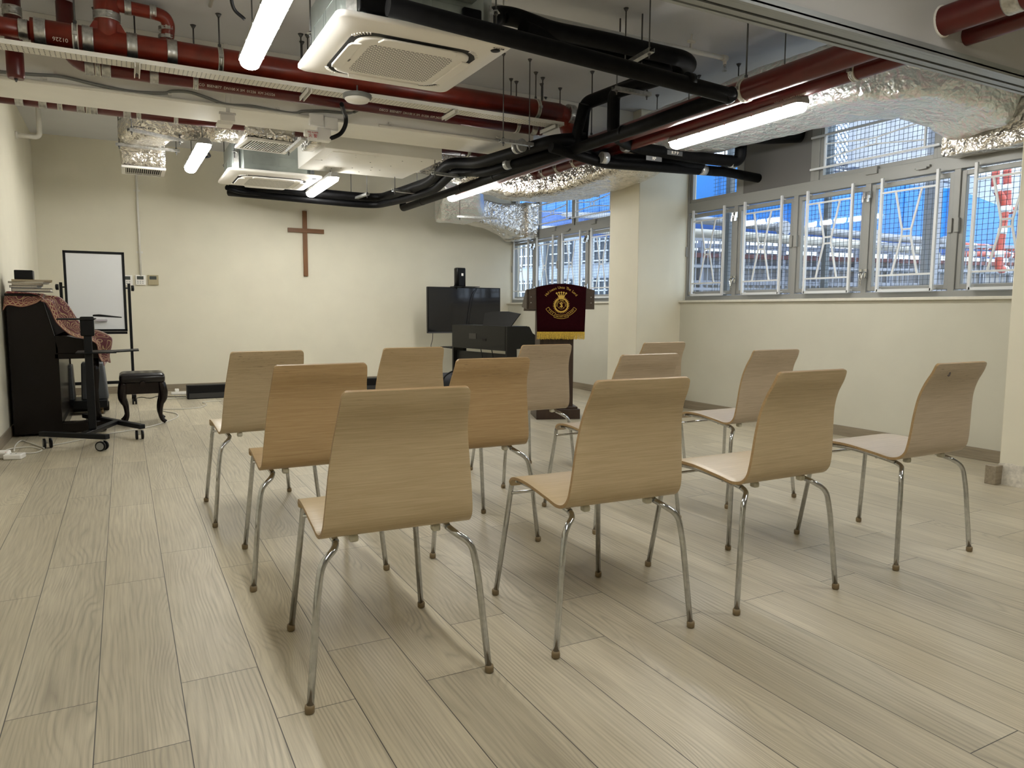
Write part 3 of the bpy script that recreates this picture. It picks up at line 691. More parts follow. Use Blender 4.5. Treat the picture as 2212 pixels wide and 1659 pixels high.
# pipe 1, large, in front of the beam
y1, z1, r1 = 5.55, 2.735, .078
t = thing('drain_pipe', 'large brick-red drain pipe with tee running the width of the ceiling before the beam', 'pipe', (0, y1, z1))
xb = P(66, 60, 1, y1).x
obj('pipe', join(mb1('tube', [(xb, y1, z1), (3.42, y1, z1)], r1, 28), mb1('tube', [(XL, y1, z1), (xb+.02, y1, z1)], .055, 24)), REDP, t)
obj('end_elbow', mb1('tube', spline([(3.38, y1, z1), (3.46, y1+.01, z1-.01), (3.53, y1+.05, z1-.05), (3.57, y1+.06, z1-.13), (3.58, y1+.06, z1-.2)], 6), r1, 24), REDP, t)
xt = P(232, 60, 1, y1).x
te = obj('tee_branch', mb1('tube', [(xt, y1, z1), (xt, y1, ZC)], .074, 28), REDP, t)
fl = MB(); fl.prism([(xt-.115, y1-.05, z1+.04), (xt+.115, y1-.05, z1+.04), (xt+.076, y1-.05, z1+.11), (xt-.076, y1-.05, z1+.11)], (0, .10, 0)); obj('tee_shoulder', fl, REDP, te)
coupling(te, (xt, y1, z1+.155), Z_, .074, .05)
zb_ = P(300, 21, 1, y1).z
obj('side_branch', mb1('tube', spline([(xt, y1, zb_+.01), (xt+.15, y1, zb_), (P(345,28,1,y1).x, y1, zb_-.01), (P(362,40,1,y1).x, y1+.02, zb_-.045), (P(362,60,1,y1+.03).x, y1+.04, zb_-.11), (P(357,84,1,y1+.04).x, y1+.05, z1+.075)], 8), .041, 20), REDP, te)
for u, ax in ((276, X_), (330, X_)): p = P(u, 21 + (u-300)*.13, 1, y1); coupling(te, (p.x, y1, zb_), ax, .041, .04)
for v in (64, 82): p = P(358, v, 1, y1+.05); coupling(te, (p.x, y1+.045, p.z), Z_, .041, .022)
for u in (87, 190, 285, 371, 1231): 
    p = P(u, 60 + (u-66)*.163, 1, y1); coupling(t, (p.x, y1, z1), X_, r1, .062)
coupling(t, (P(50,50,1,y1).x, y1, z1), X_, .055, .05)
for u in (163, 475, 1157): p = P(u, 100, 1, y1); clamp(t, (P(u, 60+(u-66)*.163, 1, y1).x, y1, z1), X_, r1, ZC)
pipe_text(t, '01226', .034, (P(131, 78, 1, y1).x, y1, z1), X_, r1, 35, flip=True)
# pipe 2, smaller, nearer the beam
y2, r2 = 5.85, .054; z2 = 2.602 + r2
t = thing('drain_pipe', 'dark red drain pipe with white lettering just before the beam, below the perforated tray', 'pipe', (1, y2, z2))
xs = P(141, 36, 1, y2).x
obj('pipe', join(mb1('tube', smooth_path([(xs, y2, ZC), (xs, y2, z2), (3.42, y2, z2)], .17, 12), r2, 26)), REDD, t)
for u in (194, 230, 333, 1150): coupling(t, (P(u, 155 + (u-194)*.135, 1, y2).x, y2, z2), X_, r2, .055)
for u in (212, 422, 1115): 
    o = clamp(t, (P(u, 160 + (u-212)*.13, 1, y2).x, y2, z2), X_, r2, ZC)
for u, txt in ((432, 'DECO  BSEN877  DN100 X 3M  01226  KM 242326'), (812, 'DECO  BSEN877  DN100 X 3M  01226  KM 242326')):
    pipe_text(t, txt, .026, (P(u+75, 190 + (u-373)*.13, 1, y2).x, y2, z2), X_, r2, 38)
# vertical stub at the left
t = thing('drain_stub', 'short vertical dark red pipe stub hanging before the beam at the left wall', 'pipe', (P(31,100,1,5.78).x, 5.78, 2.8))
x_ = P(31, 110, 1, 5.80).x; zb_ = P(33, 170, 1, 5.80).z
obj('pipe', mb1('lathe', (x_, 5.80, 0), [(.044, zb_), (.050, zb_+.02), (.050, ZC)], 24), REDD, t)
coupling(t, (x_, 5.80, P(25, 25, 1, 5.80).z), Z_, .05, .06)
obj('plug_screw', mb1('lathe', (x_, 5.80, 0), [(.004, zb_-.02), (.012, zb_)], 10), STEELD, t)
# pipe 3 beyond the beam
y3, r3 = 6.93, .055; z3 = 2.588 + r3
t = thing('drain_pipe', 'red drain pipe with steel couplings peeping out below the far edge of the beam', 'pipe', (0, y3, z3))
obj('pipe', mb1('tube', [(XL, y3, z3), (3.6, y3, z3)], r3, 26), REDD, t)
for u in (42, 93, 175, 203, 275): coupling(t, (P(u, 222+(u-42)*.14, 1, y3).x, y3, z3), X_, r3, .055)
for u in (130, 191, 300, 380, 1010): clamp(t, (P(u, 222+(u-42)*.14, 1, y3).x, y3, z3), X_, r3)
# the two long pipes that pass through the header
pa = P(2038, 46, 1, 2.27); pb = P(2090, 78, 1, 2.27)
t = thing('drain_pipe', 'thick dark red pipe running from the header towards the far ducts, upper of the two', 'pipe', (pa.x, 4, pa.z))
obj('pipe', mb1('tube', [(pa.x, -1.2, pa.z), (pa.x, 8.1, pa.z)], .069, 30), REDD, t)
coupling(t, (pa.x, 1.94, pa.z), Y_, .069, .07); clamp(t, (pa.x, 1.72, pa.z), Y_, .069, ZC)
clamp(t, (pa.x, 5.3, pa.z), Y_, .069, ZC); clamp(t, (pa.x, 3.55, pa.z), Y_, .069, ZC)
pipe_text(t, 'DECO BSEN877', .028, (pa.x, 1.5, pa.z), -Y_, .069, 60)
b = MB(); b.lathe((pa.x, 2.270, pa.z), [(.069, -.004), (.077, .002), (.073, .007)], 22, 0, 'Y'); obj('plaster_collar', b, BEAM, t)
t = thing('drain_pipe', 'thinner dark red pipe running from the header, lower of the two', 'pipe', (pb.x, 4, pb.z))
obj('pipe', mb1('tube', spline([(pb.x, -1.2, pb.z), (pb.x, 3, pb.z), (pb.x, 6.30, pb.z), (pb.x-.01, 6.52, pb.z+.0), (pb.x-.05, 6.6, pb.z+.05), (pb.x-.06, 6.62, pb.z+.12)], 8), .046, 24), REDD, t)
clamp(t, (pb.x, 1.78, pb.z), Y_, .046, ZC); clamp(t, (pb.x, 2.90, pb.z), Y_, .046, ZC)
for y in (5.55, 5.85, 6.15, 6.42): clamp(t, (pb.x, y, pb.z), Y_, .046)
pipe_text(t, 'DECO BSEN877 DN100', .024, (pb.x, 3.35, pb.z), -Y_, .046, 60)

# ================================================================ perforated cable tray with cables, conduits on the beam
def tray_mat():
    m, t, p = nmat('perforated_white_tray'); s = t.nodes.new('ShaderNodeSeparateXYZ'); t.links.new(coords(t), s.inputs[0])
    ux = math_(t, 'MULTIPLY', s.outputs['X'], 1/.028); col = math_(t, 'FLOOR', ux); fx = math_(t, 'SUBTRACT', math_(t, 'FRACT', ux), .5)
    uy = math_(t, 'ADD', math_(t, 'MULTIPLY', s.outputs['Y'], 1/.030), math_(t, 'MULTIPLY', math_(t, 'MODULO', math_(t, 'ABSOLUTE', col), 2.0), .5)); fy = math_(t, 'SUBTRACT', math_(t, 'FRACT', uy), .5)
    d = math_(t, 'ADD', math_(t, 'MULTIPLY', math_(t, 'POWER', math_(t, 'ABSOLUTE', fx), 2.0), 5.0), math_(t, 'POWER', math_(t, 'ABSOLUTE', fy), 2.0))
    k = math_(t, 'LESS_THAN', d, .075)
    t.links.new(mix_(t, k, (0.66, 0.63, 0.55), (0.015, 0.015, 0.015)), p.inputs['Base Color']); p.inputs['Roughness'].default_value = .5; return m
TRAYM = tray_mat()
yt0, yt1, zt = 5.43, 5.56, 2.600
t = thing('cable_tray', 'long white perforated cable tray hung below the red pipes, full of black cables', 'cable tray', (1, 5.5, zt))
b = MB(); b.box((XL, yt0, zt), (3.40, yt1, zt+.003), 0); obj('tray_bed', b, TRAYM, t)
b = MB(); b.box((XL, yt0-.002, zt), (3.40, yt0, zt+.028)); b.box((XL, yt1, zt), (3.40, yt1+.002, zt+.028)); obj('tray_rail', b, WHITEP, t)
for u in (296, 662, 975, 1190):
    x = P(u, 140, 1, 5.5).x if u < 400 else P(u, 140 + (u-296)*.15, 1, 5.5).x
    b = MB(); 
    for k in (-.014, .014): b.box((x+k-.003, yt0-.03, zt-.035), (x+k+.003, yt1+.10, zt-.002))
    b.box((x-.017, yt0-.03, zt-.006), (x+.017, yt1+.10, zt-.002)); h = obj('strut_channel', b, CONDUIT, t)
    obj('threaded_rod', join(mb1('cyl', (x, yt1+.085, zt-.03), (x, yt1+.085, ZC), .005, 8), mb1('lathe', (x, yt1+.085, ZC-.022), [(.008, 0), (.021, .022)], 12)), STEELD, h)
rn = random.Random(5)
for k in range(5):
    yy = yt0 + .018 + k*.023; pts = []
    for i in range(9):
        x = XL + .02 + (3.38-XL-.02)*i/8*(1 if k < 3 else .62); pts.append((x, yy + rn.uniform(-.008, .008), zt + .014 + k*.004 + rn.uniform(0, .008) + (.012 if k > 2 else 0)))
    cable('tray_cable', pts, .0085, BLK, 'black cable lying along the white perforated tray', 'cable', 'black cables in the perforated tray')
yb = 6.13
o = obj('conduit', mb1('tube', [(XL, yb-.014, 2.578), (1.70, yb-.014, 2.578)], .011, 12), CONDUIT); tag(o, 'thin white conduit along the lower edge of the beam, left of the junction boxes', 'conduit')
o = obj('conduit', mb1('tube', [(1.98, yb-.014, 2.578), (3.42, yb-.014, 2.578)], .011, 12), CONDUIT); tag(o, 'thin white conduit along the lower edge of the beam, right of the junction boxes', 'conduit')
for u in (98, 367, 600, 842, 1073):
    x = P(u, 172+(u)*.13, 1, yb).x; b = MB(); b.box((x-.012, yb-.004, 2.568), (x+.012, yb, 2.622)); b.box((x-.012, yb-.028, 2.60), (x+.012, yb, 2.612))
    o = obj('saddle_clip', b, CONDUIT); tag(o, 'small white saddle clip holding the thin conduit to the beam', 'clip', 'saddle clips along the beam')
pts = [P(u, v, 1, yb-.012) for u, v in ((0,158),(60,160),(130,165),(200,181),(280,197),(352,201),(372,197),(410,199),(450,212),(490,226),(540,229),(575,235),(618,243),(640,244),(656,240),(700,240),(745,244),(768,241),(785,230),(794,214))]
pts[0] = Vector((XL, pts[0].y, pts[0].z)); pts[-1] = P(794, 214, 1, 5.62); pts[-2] = P(790, 224, 1, 5.85)
cable('flexible_conduit', pts, .0115, GREYPVC, 'grey flexible conduit snaking along the beam face to the round ceiling device', 'conduit', seg=10)
# round device under the tray
c = P(772, 219, 2, 2.49)
t = thing('ceiling_sensor', 'round white ceiling device with dark rim hanging below the perforated tray', 'sensor', tuple(c))
obj('cover', mb1('lathe', c, [(.01, -.004), (.075, -.002), (.088, .012), (.088, .018)], 36), WHITEP, t)
obj('base', mb1('lathe', c, [(.094, .016), (.100, .024), (.100, .045), (.080, .052), (.02, .056)], 36), GREYPVC, t)
obj('mounting_rod', mb1('cyl', c + Vector((0,0,.05)), (c.x, c.y, zt), .006, 8), STEELD, t)
# junction boxes and fire alarm on the beam
def jbox(u0, v0, u1, v1, lab, dy=.05):
    a, c_ = P(u0, v0, 1, yb-dy), P(u1, v1, 1, yb-dy)
    b = MB(); b.box((a.x, yb-dy, a.z), (c_.x, yb, c_.z)); t = obj('junction_box', b, WHITEP, bevel=.006, loc=(a.x, yb, c_.z)); tag(t, lab, 'junction box')
    m = MB(); w, h = c_.x-a.x, a.z-c_.z; q = [(x*w*.36/.5*.5+(a.x+c_.x)/2, yb-dy-.004, z*h*.36/.5*.5+(a.z+c_.z)/2) for x, z in ((-1,-.6),(-.6,-1),(.6,-1),(1,-.6),(1,.6),(.6,1),(-.6,1),(-1,.6))]
    m.prism(q, (0, .005, 0)); obj('lid', m, WHITEP, t); return t
jbox(669, 243, 700, 273, 'square white junction box on the beam, left one of the pair above the fire alarm')
jbox(702, 251, 731, 283, 'square white junction box on the beam, right one of the pair above the fire alarm')
t = thing('fire_alarm', 'white fire alarm sounder with red lettering hanging from the beam below the junction boxes', 'fire alarm', tuple(P(672, 300, 1, 6.04)))
a, c_ = P(659, 279, 1, 6.06), P(687, 307, 1, 6.06)
b = MB(); b.box((a.x, 6.06, c_.z+.045), (c_.x, yb, a.z)); obj('back_box', b, WHITEP, t, .008)
b = MB(); b.box((a.x+.018, 6.035, c_.z), (c_.x-.008, 6.06, c_.z+.085)); obj('sounder', b, WHITEP, t, .006)
m_ = ((a.x+.018+c_.x-.008)/2)
obj('lettering', join(place_text('FIRE ALARM', .016, (m_, 6.034, c_.z+.066), X_, Z_), place_text('火 警', .032, (m_, 6.034, c_.z+.038), X_, Z_)), TXTR, t)
b = MB(); b.box((c_.x, 6.07, c_.z+.02), (c_.x+.11, yb+.02, c_.z+.12)); obj('bracket', b, WHITEP, t, .004)
b = MB(); pa_ = P(491, 205, 1, yb); a, c_ = P(473, 240, 1, yb-.03), P(510, 262, 1, yb-.03); b.box((a.x, yb-.035, a.z-.02), (c_.x, yb, a.z)); b.box((a.x+.01, yb-.05, c_.z-.01), (c_.x-.01, yb, a.z-.02)); b.box((a.x-.01, yb-.02, c_.z-.03), (a.x+.10, yb+.12, c_.z-.005))
o = obj('beam_bracket_box', b, WHITEP, bevel=.004, loc=tuple(a)); tag(o, 'white painted box on the beam edge where a flat strip comes down', 'junction box')
b = MB(); b.box((pa_.x-.014, yb-.012, a.z), (pa_.x+.014, yb, ZC)); o = obj('cable_duct', b, WHITEP, loc=(pa_.x, yb, a.z)); tag(o, 'flat white strip running up the beam face to the ceiling', 'cable duct')
cable('cable_bundle', [P(738, 225, 1, 5.7), P(742, 240, 1, 5.85), P(747, 252, 1, 6.0), P(746, 270, 1, 6.04), P(737, 287, 1, 6.06), P(722, 296, 1, 6.07), P(704, 301, 1, 6.10)], .017, BLK, 'thick black cable bundle curving down beside the junction boxes')
# sprinkler line and thin conduits on the ceiling
ys_ = 4.25
t = thing('sprinkler_pipe', 'white painted sprinkler pipe along the ceiling ending in a sprinkler head', 'sprinkler', (3, ys_, 2.93))
xe = P(1566, 126, 1, ys_).x; ze = P(1566, 126, 1, ys_).z
obj('pipe', join(mb1('tube', [(XL, ys_, ze+.0), (xe, ys_, ze)], .017, 14), mb1('cyl', (xe-.03, ys_, ze), (xe+.018, ys_, ze), .023, 14), mb1('tube', [(xe, ys_, ze+.01), (xe, ys_, ze-.045)], .014, 12)), CONDUIT, t)
b = MB(); b.lathe((xe, ys_, ze-.045), [(.009, 0), (.010, -.012), (.005, -.014)], 10); 
for s in (-1, 1): b.tube([(xe+s*.007, ys_, ze-.055), (xe+s*.014, ys_, ze-.072), (xe+s*.003, ys_, ze-.088)], .002, 6)
b.cyl((xe, ys_, ze-.058), (xe, ys_, ze-.086), .0025, 8); b.lathe((xe, ys_, ze-.088), [(.004, 0), (.018, -.003), (.018, -.005)], 16); obj('sprinkler_head', b, STEEL, t)
for u in (1493, 1120): x = P(u, 100, 1, ys_).x if u > 1300 else 2.2; obj('pipe_hook', join(mb1('tube', [(x, ys_, ze+.018), (x, ys_, ze+.06), (x+.012, ys_+.01, ZC)], .006, 8), mb1('lathe', (x, ys_, ze), [(.0, 0)], 3) if False else MB(), mb1('box', (x-.03, ys_-.012, ze+.055), (x+.03, ys_+.012, ze+.07))), CONDUIT, t)
o = obj('conduit', mb1('tube', [(.60, 2.45, ZC-.013), (.60, 5.4, ZC-.013)], .012, 10), CONDUIT); tag(o, 'thin white conduit fixed along the ceiling beside the nearest batten light', 'conduit')
o = obj('conduit', mb1('tube', [(.62, 4.62, ZC-.012), (1.35, 4.66, ZC-.012)], .010, 10), GREYPVC); tag(o, 'short grey conduit on the ceiling behind the nearest cassette', 'conduit')
cable('light_cable', [(.52, 3.5, ZC), (.53, 3.52, 2.85), (.545, 3.95, 2.66), (.56, 4.08, 2.56), (.62, 4.1, 2.51)], .009, BLK, 'black flex dropping from the ceiling to the nearest batten light')
cable('light_cable', [P(447, 298, 1, 7.6), P(447, 310, 1, 7.7), P(446, 325, 1, 7.8), P(452, 338, 1, 7.9), (.68, 7.9, 2.50)], .012, BLK, 'black flex dropping behind the small left batten light')
t = thing('waste_pipe', 'white bent waste pipe from the left wall up to the ceiling', 'pipe', (XL, 8.2, 2.6))
q = P(33, 291, 0, XL); q2 = P(86, 296, 1, q.y)
obj('pipe', mb1('tube', smooth_path([(XL, q.y, q.z), (q2.x, q.y, q.z-.005), (q2.x, q.y, 2.98)], .05, 6), .022, 16), CONDUIT, t)
obj('wall_flange', mb1('lathe', (XL, q.y, q.z), [(.034, 0), (.034, .02)], 18, 0, 'X'), CONDUIT, t)

# ================================================================ black insulated pipes
def ins(name, pts, r, label, corner=.12, straps=(), mat=None, ends=True):
    pp = smooth_path(pts, corner, 8); t = thing(name, label, 'pipe', tuple(pts[0]))
    obj('insulation', mb1('tube', pp, r, 22), mat or BLACK, t)
    for (p, d, w, m) in straps:
        b = MB(); q = MB(); q.lathe((0,0,0), [(r+.0005, -w/2), (r+.003, -w/2), (r+.003, w/2), (r+.0005, w/2)], 24, 0, 'X')
        d = Vector(d).normalized(); u = Vector((0,0,1)) if abs(d.z) < .9 else Vector((1,0,0)); s = d.cross(u).normalized(); u = s.cross(d); M_ = Matrix((d, s, u)).transposed()
        b.v = [tuple(Vector(p) + M_ @ Vector(v)) for v in q.v]; b.f = q.f; b.mi = q.mi; b.sm = q.sm; obj('tape_band', b, m, t)
    return t
def trapeze(p, q, label, grp='trapeze hangers', zt=None, rods=True, w=.04, single=None, cat='hanger'):
    p, q = Vector(p), Vector(q); d = (q-p).normalized(); t = thing('trapeze_hanger', label, cat, tuple((p+q)/2), grp)
    b = MB(); b.bar(p, q, w, .003); s = d.cross(Z_).normalized()
    for sg in (-1, 1): b.bar(p + s*sg*w/2 + Z_*.012, q + s*sg*w/2 + Z_*.012, .003, .026)
    obj('channel', b, STEEL, t)
    for i, e in enumerate((p + d*.03, q - d*.03)):
        if single is not None and i != single: continue
        r = MB(); r.cyl(e - Z_*.03, (e.x, e.y, zt or ZC), .0045, 8); r.lathe(e - Z_*.012, [(.010, 0), (.010, .009)], 6); r.lathe(e + Z_*.028, [(.010, 0), (.010, .009)], 6); r.lathe((e.x, e.y, (zt or ZC)-.02), [(.007, 0), (.018, .02)], 12)
        obj('threaded_rod', r, STEELD, t)
    return t
rb = .046
# long drain: from the near cassette across, then away to the front wall
a = P(838, 12, 1, 3.44); c_ = P(1572, 206, 1, 3.44); xb1 = c_.x; e = P(870, 450, 0, xb1)
ins('insulated_drain_pipe', [(a.x, 3.44, a.z), (c_.x+.02, 3.44, c_.z), (c_.x+.02, 3.47, c_.z)], rb, 'straight thick black insulated drain pipe passing just in front of the near cassette', .03,
    [((3.02, 3.44, P(1408,160,1,3.44).z), (1,0,-.04), .05, BLACK)])
ins('insulated_drain_pipe', [(c_.x, 3.40, c_.z+.0), (xb1, 4.4, c_.z-.005), (xb1, e.y, e.z), (xb1, e.y, e.z+.20)], .044, 'long straight black drain pipe running away to the front wall, ending in a short riser', .05,
    [((xb1, y, c_.z + (e.z-c_.z)*(y-3.4)/(e.y-3.4)), (0,1,0), .03, BLACK) for y in (4.5, 6.6, 7.4, 8.6)])
# supply and return pair from the near cassette: across, U-turn, back, down
zu = 2.78
def Q(u, v, z): return P(u, v, 2, z)
p0 = Q(1046, 60, 2.70); 
up = [(p0.x-.05, p0.y-.10, 2.62), (p0.x+.02, p0.y, 2.74), Q(1072, 32, 2.84), Q(1110, 36, 2.84), Q(1190, 66, zu), Q(1300, 87, zu), Q(1482, 128, zu), Q(1492, 146, zu), Q(1400, 172, zu-.01), Q(1262, 224, zu-.02)]
vb = Q(1262, 318, 2.40)
ins('insulated_pipe', up[:-1] + [up[-1], Vector((up[-1].x-.01, up[-1].y+.03, 2.42)), Q(1330, 344, 2.35), Q(1520, 352, 2.33)] , .055, 'thick black insulated pipe looping from the near cassette, left leg of the hoop', .09)
lo = [Q(1130, 62, zu-.04), Q(1220, 100, zu-.05), Q(1330, 126, zu-.05), Q(1440, 150, zu-.05), Q(1432, 168, zu-.05), Q(1340, 195, zu-.04)]
top = Q(1326, 200, zu-.04)
ins('insulated_pipe', lo[:-1] + [top, Vector((top.x, top.y, 2.42)), Q(1368, 318, 2.40), Q(1500, 340, 2.36), Q(1598, 350, 2.33), Q(1602, 300, 2.52)], .050, 'black insulated pipe with silver tape, right leg of the hoop', .07,
    [(Q(1352, 314, 2.40), (1,.02,0), .05, TAPE), (Q(1583, 349, 2.335), (1,0,0), .06, TAPE)])
ins('insulated_pipe', [Q(1262, 225, 2.70), Vector((up[-1].x-.11, up[-1].y-.02, 2.40)), Q(1300, 352, 2.29), Q(1525, 368, 2.28), Q(1560, 371, 2.29), Q(1578, 355, 2.42)], .044, 'black insulated pipe below the hoop with silver tape bands, running to the window wall', .07,
    [(Q(1305, 341, 2.30), (1,0,0), .06, TAPE), (Q(1518, 367, 2.28), (1,0,0), .06, TAPE)])
e3 = P(1638, 385, 0, 5.31)
ins('insulated_drain_pipe', [Q(1190, 318, 2.34), Q(1300, 352, 2.27), (e3.x-.45, e3.y-.02, e3.z+.015), (e3.x, e3.y, e3.z)], .041, 'lowest black insulated pipe, going out through the grey window infill panel', .10)
for u, v, txt in ((1405, 345, 'RP'), (1450, 333, 'R P P')):
    p = Q(u, v, 2.25 if txt == 'RP' else 2.31); 
    b = MB(); b.box(p + Vector((-.08, -.046, -.018)), p + Vector((.08, -.044, .018))); t = obj('pipe_label', b, simple('grey_label', (.035, .035, .035), .6), loc=tuple(p)); tag(t, 'grey label with pale letters on the black pipes' + ('; upper one' if txt != 'RP' else '; lower one'), 'label')
    obj('lettering', place_text(txt, .034, p + Vector((0, -.048, 0)), X_, Z_), TXTW, t)
# pair to the far cassette
L = [(up[-1].x-.02, up[-1].y-.05, 2.46), Q(1200, 303, 2.43), Q(1036, 352, 2.42), Q(1006, 352, 2.47), Q(970, 352, 2.50), Q(930, 392, 2.41), Q(872, 412, 2.40), Q(822, 428, 2.40), Q(770, 425, 2.40), Q(560, 405, 2.46), Q(500, 400, 2.50)]
ins('insulated_pipe', L, .053, 'thick black insulated pipe running to the far cassette, upper of the pair', .16, [(Q(1117, 318, 2.43), (-.25,1,0), .03, TAPE), (Q(1127, 314, 2.43), (-.25,1,0), .02, TAPE)])
L2 = [Vector(p) + Vector((-.02, -.02, -.075)) + Vector((.09, .06, 0))*(1 if i < 7 else 0) + (Vector((0, .1, 0)) if i >= 7 else Vector((0,0,0))) for i, p in enumerate(L)]
ins('insulated_pipe', L2[1:], .044, 'thinner black insulated pipe running to the far cassette, lower of the pair', .16, [(L2[2] + Vector((0.02,-.45,.003)), (-.1,1,0), .05, TAPE)])
ins('insulated_drain_pipe', [Q(490, 405, 2.42), Q(520, 415, 2.40), Q(600, 420, 2.40), Q(760, 432, 2.38)], .03, 'slim black drain pipe sagging below the far cassette', .1)
# straps and trapezes
trapeze(P(1325, 194, 2, 2.66), P(1404, 208, 2, 2.66), 'galvanised trapeze hanger under the returning black pipes at the hoop')
trapeze(P(1345, 148, 2, 2.66), P(1408, 112, 2, 2.66), 'galvanised trapeze hanger under the black pipes near the top, long rods')
trapeze(P(1080, 306, 2, 2.36), P(1150, 316, 2, 2.36), 'galvanised trapeze hanger where the black pair passes under the beam')
trapeze(P(934, 376, 2, 2.36), P(1001, 385, 2, 2.36), 'galvanised trapeze hanger right of the white fan box')
trapeze(P(848, 413, 2, 2.34), P(906, 420, 2, 2.34), 'galvanised trapeze hanger above the end of the long drain pipe', zt=2.98)
trapeze(P(757, 434, 2, 2.37), P(795, 421, 2, 2.37), 'small galvanised trapeze hanger left of the black pipe bend', zt=2.98)
trapeze(P(1560, 356, 2, 2.36), P(1598, 347, 2, 2.36), 'pale trapeze hanger near the window wall, by the riser')
for u, v, d in ((1104, 170, .30), (1170, 181, .32), (1178, 210, .3), (1210, 190, .3), (652, 90, .28), (664, 75, .3), (1596, 138, .32), (1510, 163, .4), (1420, 205, .3)):
    p = P(u, v, 2, ZC)
    o = obj('ceiling_rod', join(mb1('cyl', (p.x, p.y, ZC-d), (p.x, p.y, ZC), .005, 8), mb1('lathe', (p.x, p.y, ZC-.022), [(.008, 0), (.020, .022)], 12)), STEELD, loc=tuple(p)); tag(o, 'dark threaded rod hanging from the ceiling', 'rod', 'bare threaded rods')
for u in (1340, 1388):
    p = P(u, 40 if u < 1350 else 30, 2, ZC)
    o = obj('ceiling_rod', mb1('cyl', (p.x, p.y, 2.68), (p.x, p.y, ZC), .0055, 8), STEELD, loc=tuple(p)); tag(o, 'dark threaded rod hanging from the ceiling', 'rod', 'bare threaded rods')
# wrapped black duct by the infill panel
t = thing('wrapped_pipe', 'short black wrapped pipe entering the window wall above the grey infill panel', 'pipe', (4.9, 4.7, 2.55))
obj('insulation', mb1('tube', spline([P(1600, 285, 0, 4.75), P(1655, 288, 0, 5.0), P(1728, 285, 0, 5.30)], 8), .09, 20), BLACK, t)

# ================================================================ foil-wrapped ducts
def foil_mat(name, tint=(0.88, 0.84, 0.78), irid=0.0):
    m, t, p = nmat(name); v = coords(t); p.inputs['Metallic'].default_value = 1.0
    vo = t.nodes.new('ShaderNodeTexVoronoi'); vo.feature = 'DISTANCE_TO_EDGE'; vo.inputs['Scale'].default_value = 7
    dist = t.nodes.new('ShaderNodeTexNoise'); dist.inputs['Scale'].default_value = 9; dist.inputs['Detail'].default_value = 3; t.links.new(v, dist.inputs['Vector'])
    mx = t.nodes.new('ShaderNodeVectorMath'); mx.operation = 'MULTIPLY_ADD'; t.links.new(dist.outputs['Color'], mx.inputs[0]); mx.inputs[1].default_value = (.30, .30, .30); t.links.new(v, mx.inputs[2]); t.links.new(mx.outputs[0], vo.inputs['Vector'])
    n2 = noise_(t, v, 12, 2, .5, 1.5); n1 = noise_(t, v, 3.5, 3, .55, 2.0)
    h = math_(t, 'ADD', math_(t, 'MULTIPLY', vo.outputs['Distance'], 2.2), math_(t, 'ADD', math_(t, 'MULTIPLY', n2, .7), math_(t, 'MULTIPLY', n1, 1.3)))
    bump_(t, p, h, .50, .030)
    col = ramp_(t, n1, [(.3, tuple(x*.8 for x in tint)), (.7, tint)])
    if irid:
        w = noise_(t, coords(t, 'Object', (1, 3, 3)), 3.2, 3, .6, 2.0)
        ir = ramp_(t, w, [(.30, (.92, .76, .84)), (.44, (.92, .90, .91)), (.52, (.80, .92, .92)), (.60, (.92, .90, .90)), (.72, (.94, .78, .86))])
        col = mix_(t, irid, col, ir)
    t.links.new(col, p.inputs['Base Color']); p.inputs['Roughness'].default_value = .34 if irid else .24; p.inputs['Metallic'].default_value = .72 if irid else .95; return m
FOIL = foil_mat('crinkled_foil'); FOILI = foil_mat('crinkled_foil_with_sheen', (.92, .89, .88), .75)
def duct_mesh(path, sizes, seg=.05, rnd=.05, amp=.010, seed=0, caps=True):
    """rounded-rectangular duct swept along path; sizes = (width, height) per point"""
    pts = [Vector(p) for p in path]; P2 = []; S2 = []
    for i in range(len(pts)-1):
        n = max(1, int((pts[i+1]-pts[i]).length/seg))
        for k in range(n): f = k/n; P2.append(pts[i].lerp(pts[i+1], f)); S2.append((sizes[i][0]*(1-f)+sizes[i+1][0]*f, sizes[i][1]*(1-f)+sizes[i+1][1]*f))
    P2.append(pts[-1]); S2.append(sizes[-1]); b = MB(); rings = []
    for i in range(len(P2)):
        d = (P2[min(len(P2)-1, i+1)] - P2[max(0, i-1)]).normalized(); u = Vector((0,0,1)) if abs(d.z) < .8 else Vector((0,1,0)); s = d.cross(u).normalized(); u = s.cross(d).normalized()
        w, h = S2[i]; base = rrect(w/2, h/2, min(rnd, w*.45, h*.45), 3); ring = []
        fine = []
        for k in range(len(base)):
            a, c = Vector(base[k]), Vector(base[(k+1) % len(base)]); m = max(1, int((c-a).length/seg)); 
            fine += [a.lerp(c, j/m) for j in range(m)]
        rings.append((P2[i], s, u, fine))
    nmin = max(len(r[3]) for r in rings)
    out = []
    for (c, s, u, fine) in rings:
        # resample to a fixed count by arc length
        n = len(fine); L = [0]
        for k in range(n): L.append(L[-1] + (fine[(k+1) % n]-fine[k]).length)
        ring = []
        for k in range(nmin):
            tt = L[-1]*k/nmin; j = max(q for q in range(n+1) if L[q] <= tt + 1e-9); j = min(j, n-1); f = (tt-L[j])/max(1e-9, L[j+1]-L[j]); q = fine[j].lerp(fine[(j+1) % n], f)
            p = c + s*q.x + u*q.y; o = (s*q.x + u*q.y).normalized()
            nz = noise.noise(p*7 + Vector((seed, 0, 0)))*amp + noise.noise(p*19 + Vector((0, seed, 0)))*amp*.55
            ring.append(p + o*nz)
        out.append(ring)
    loft(out, b, 0, True, caps); return b
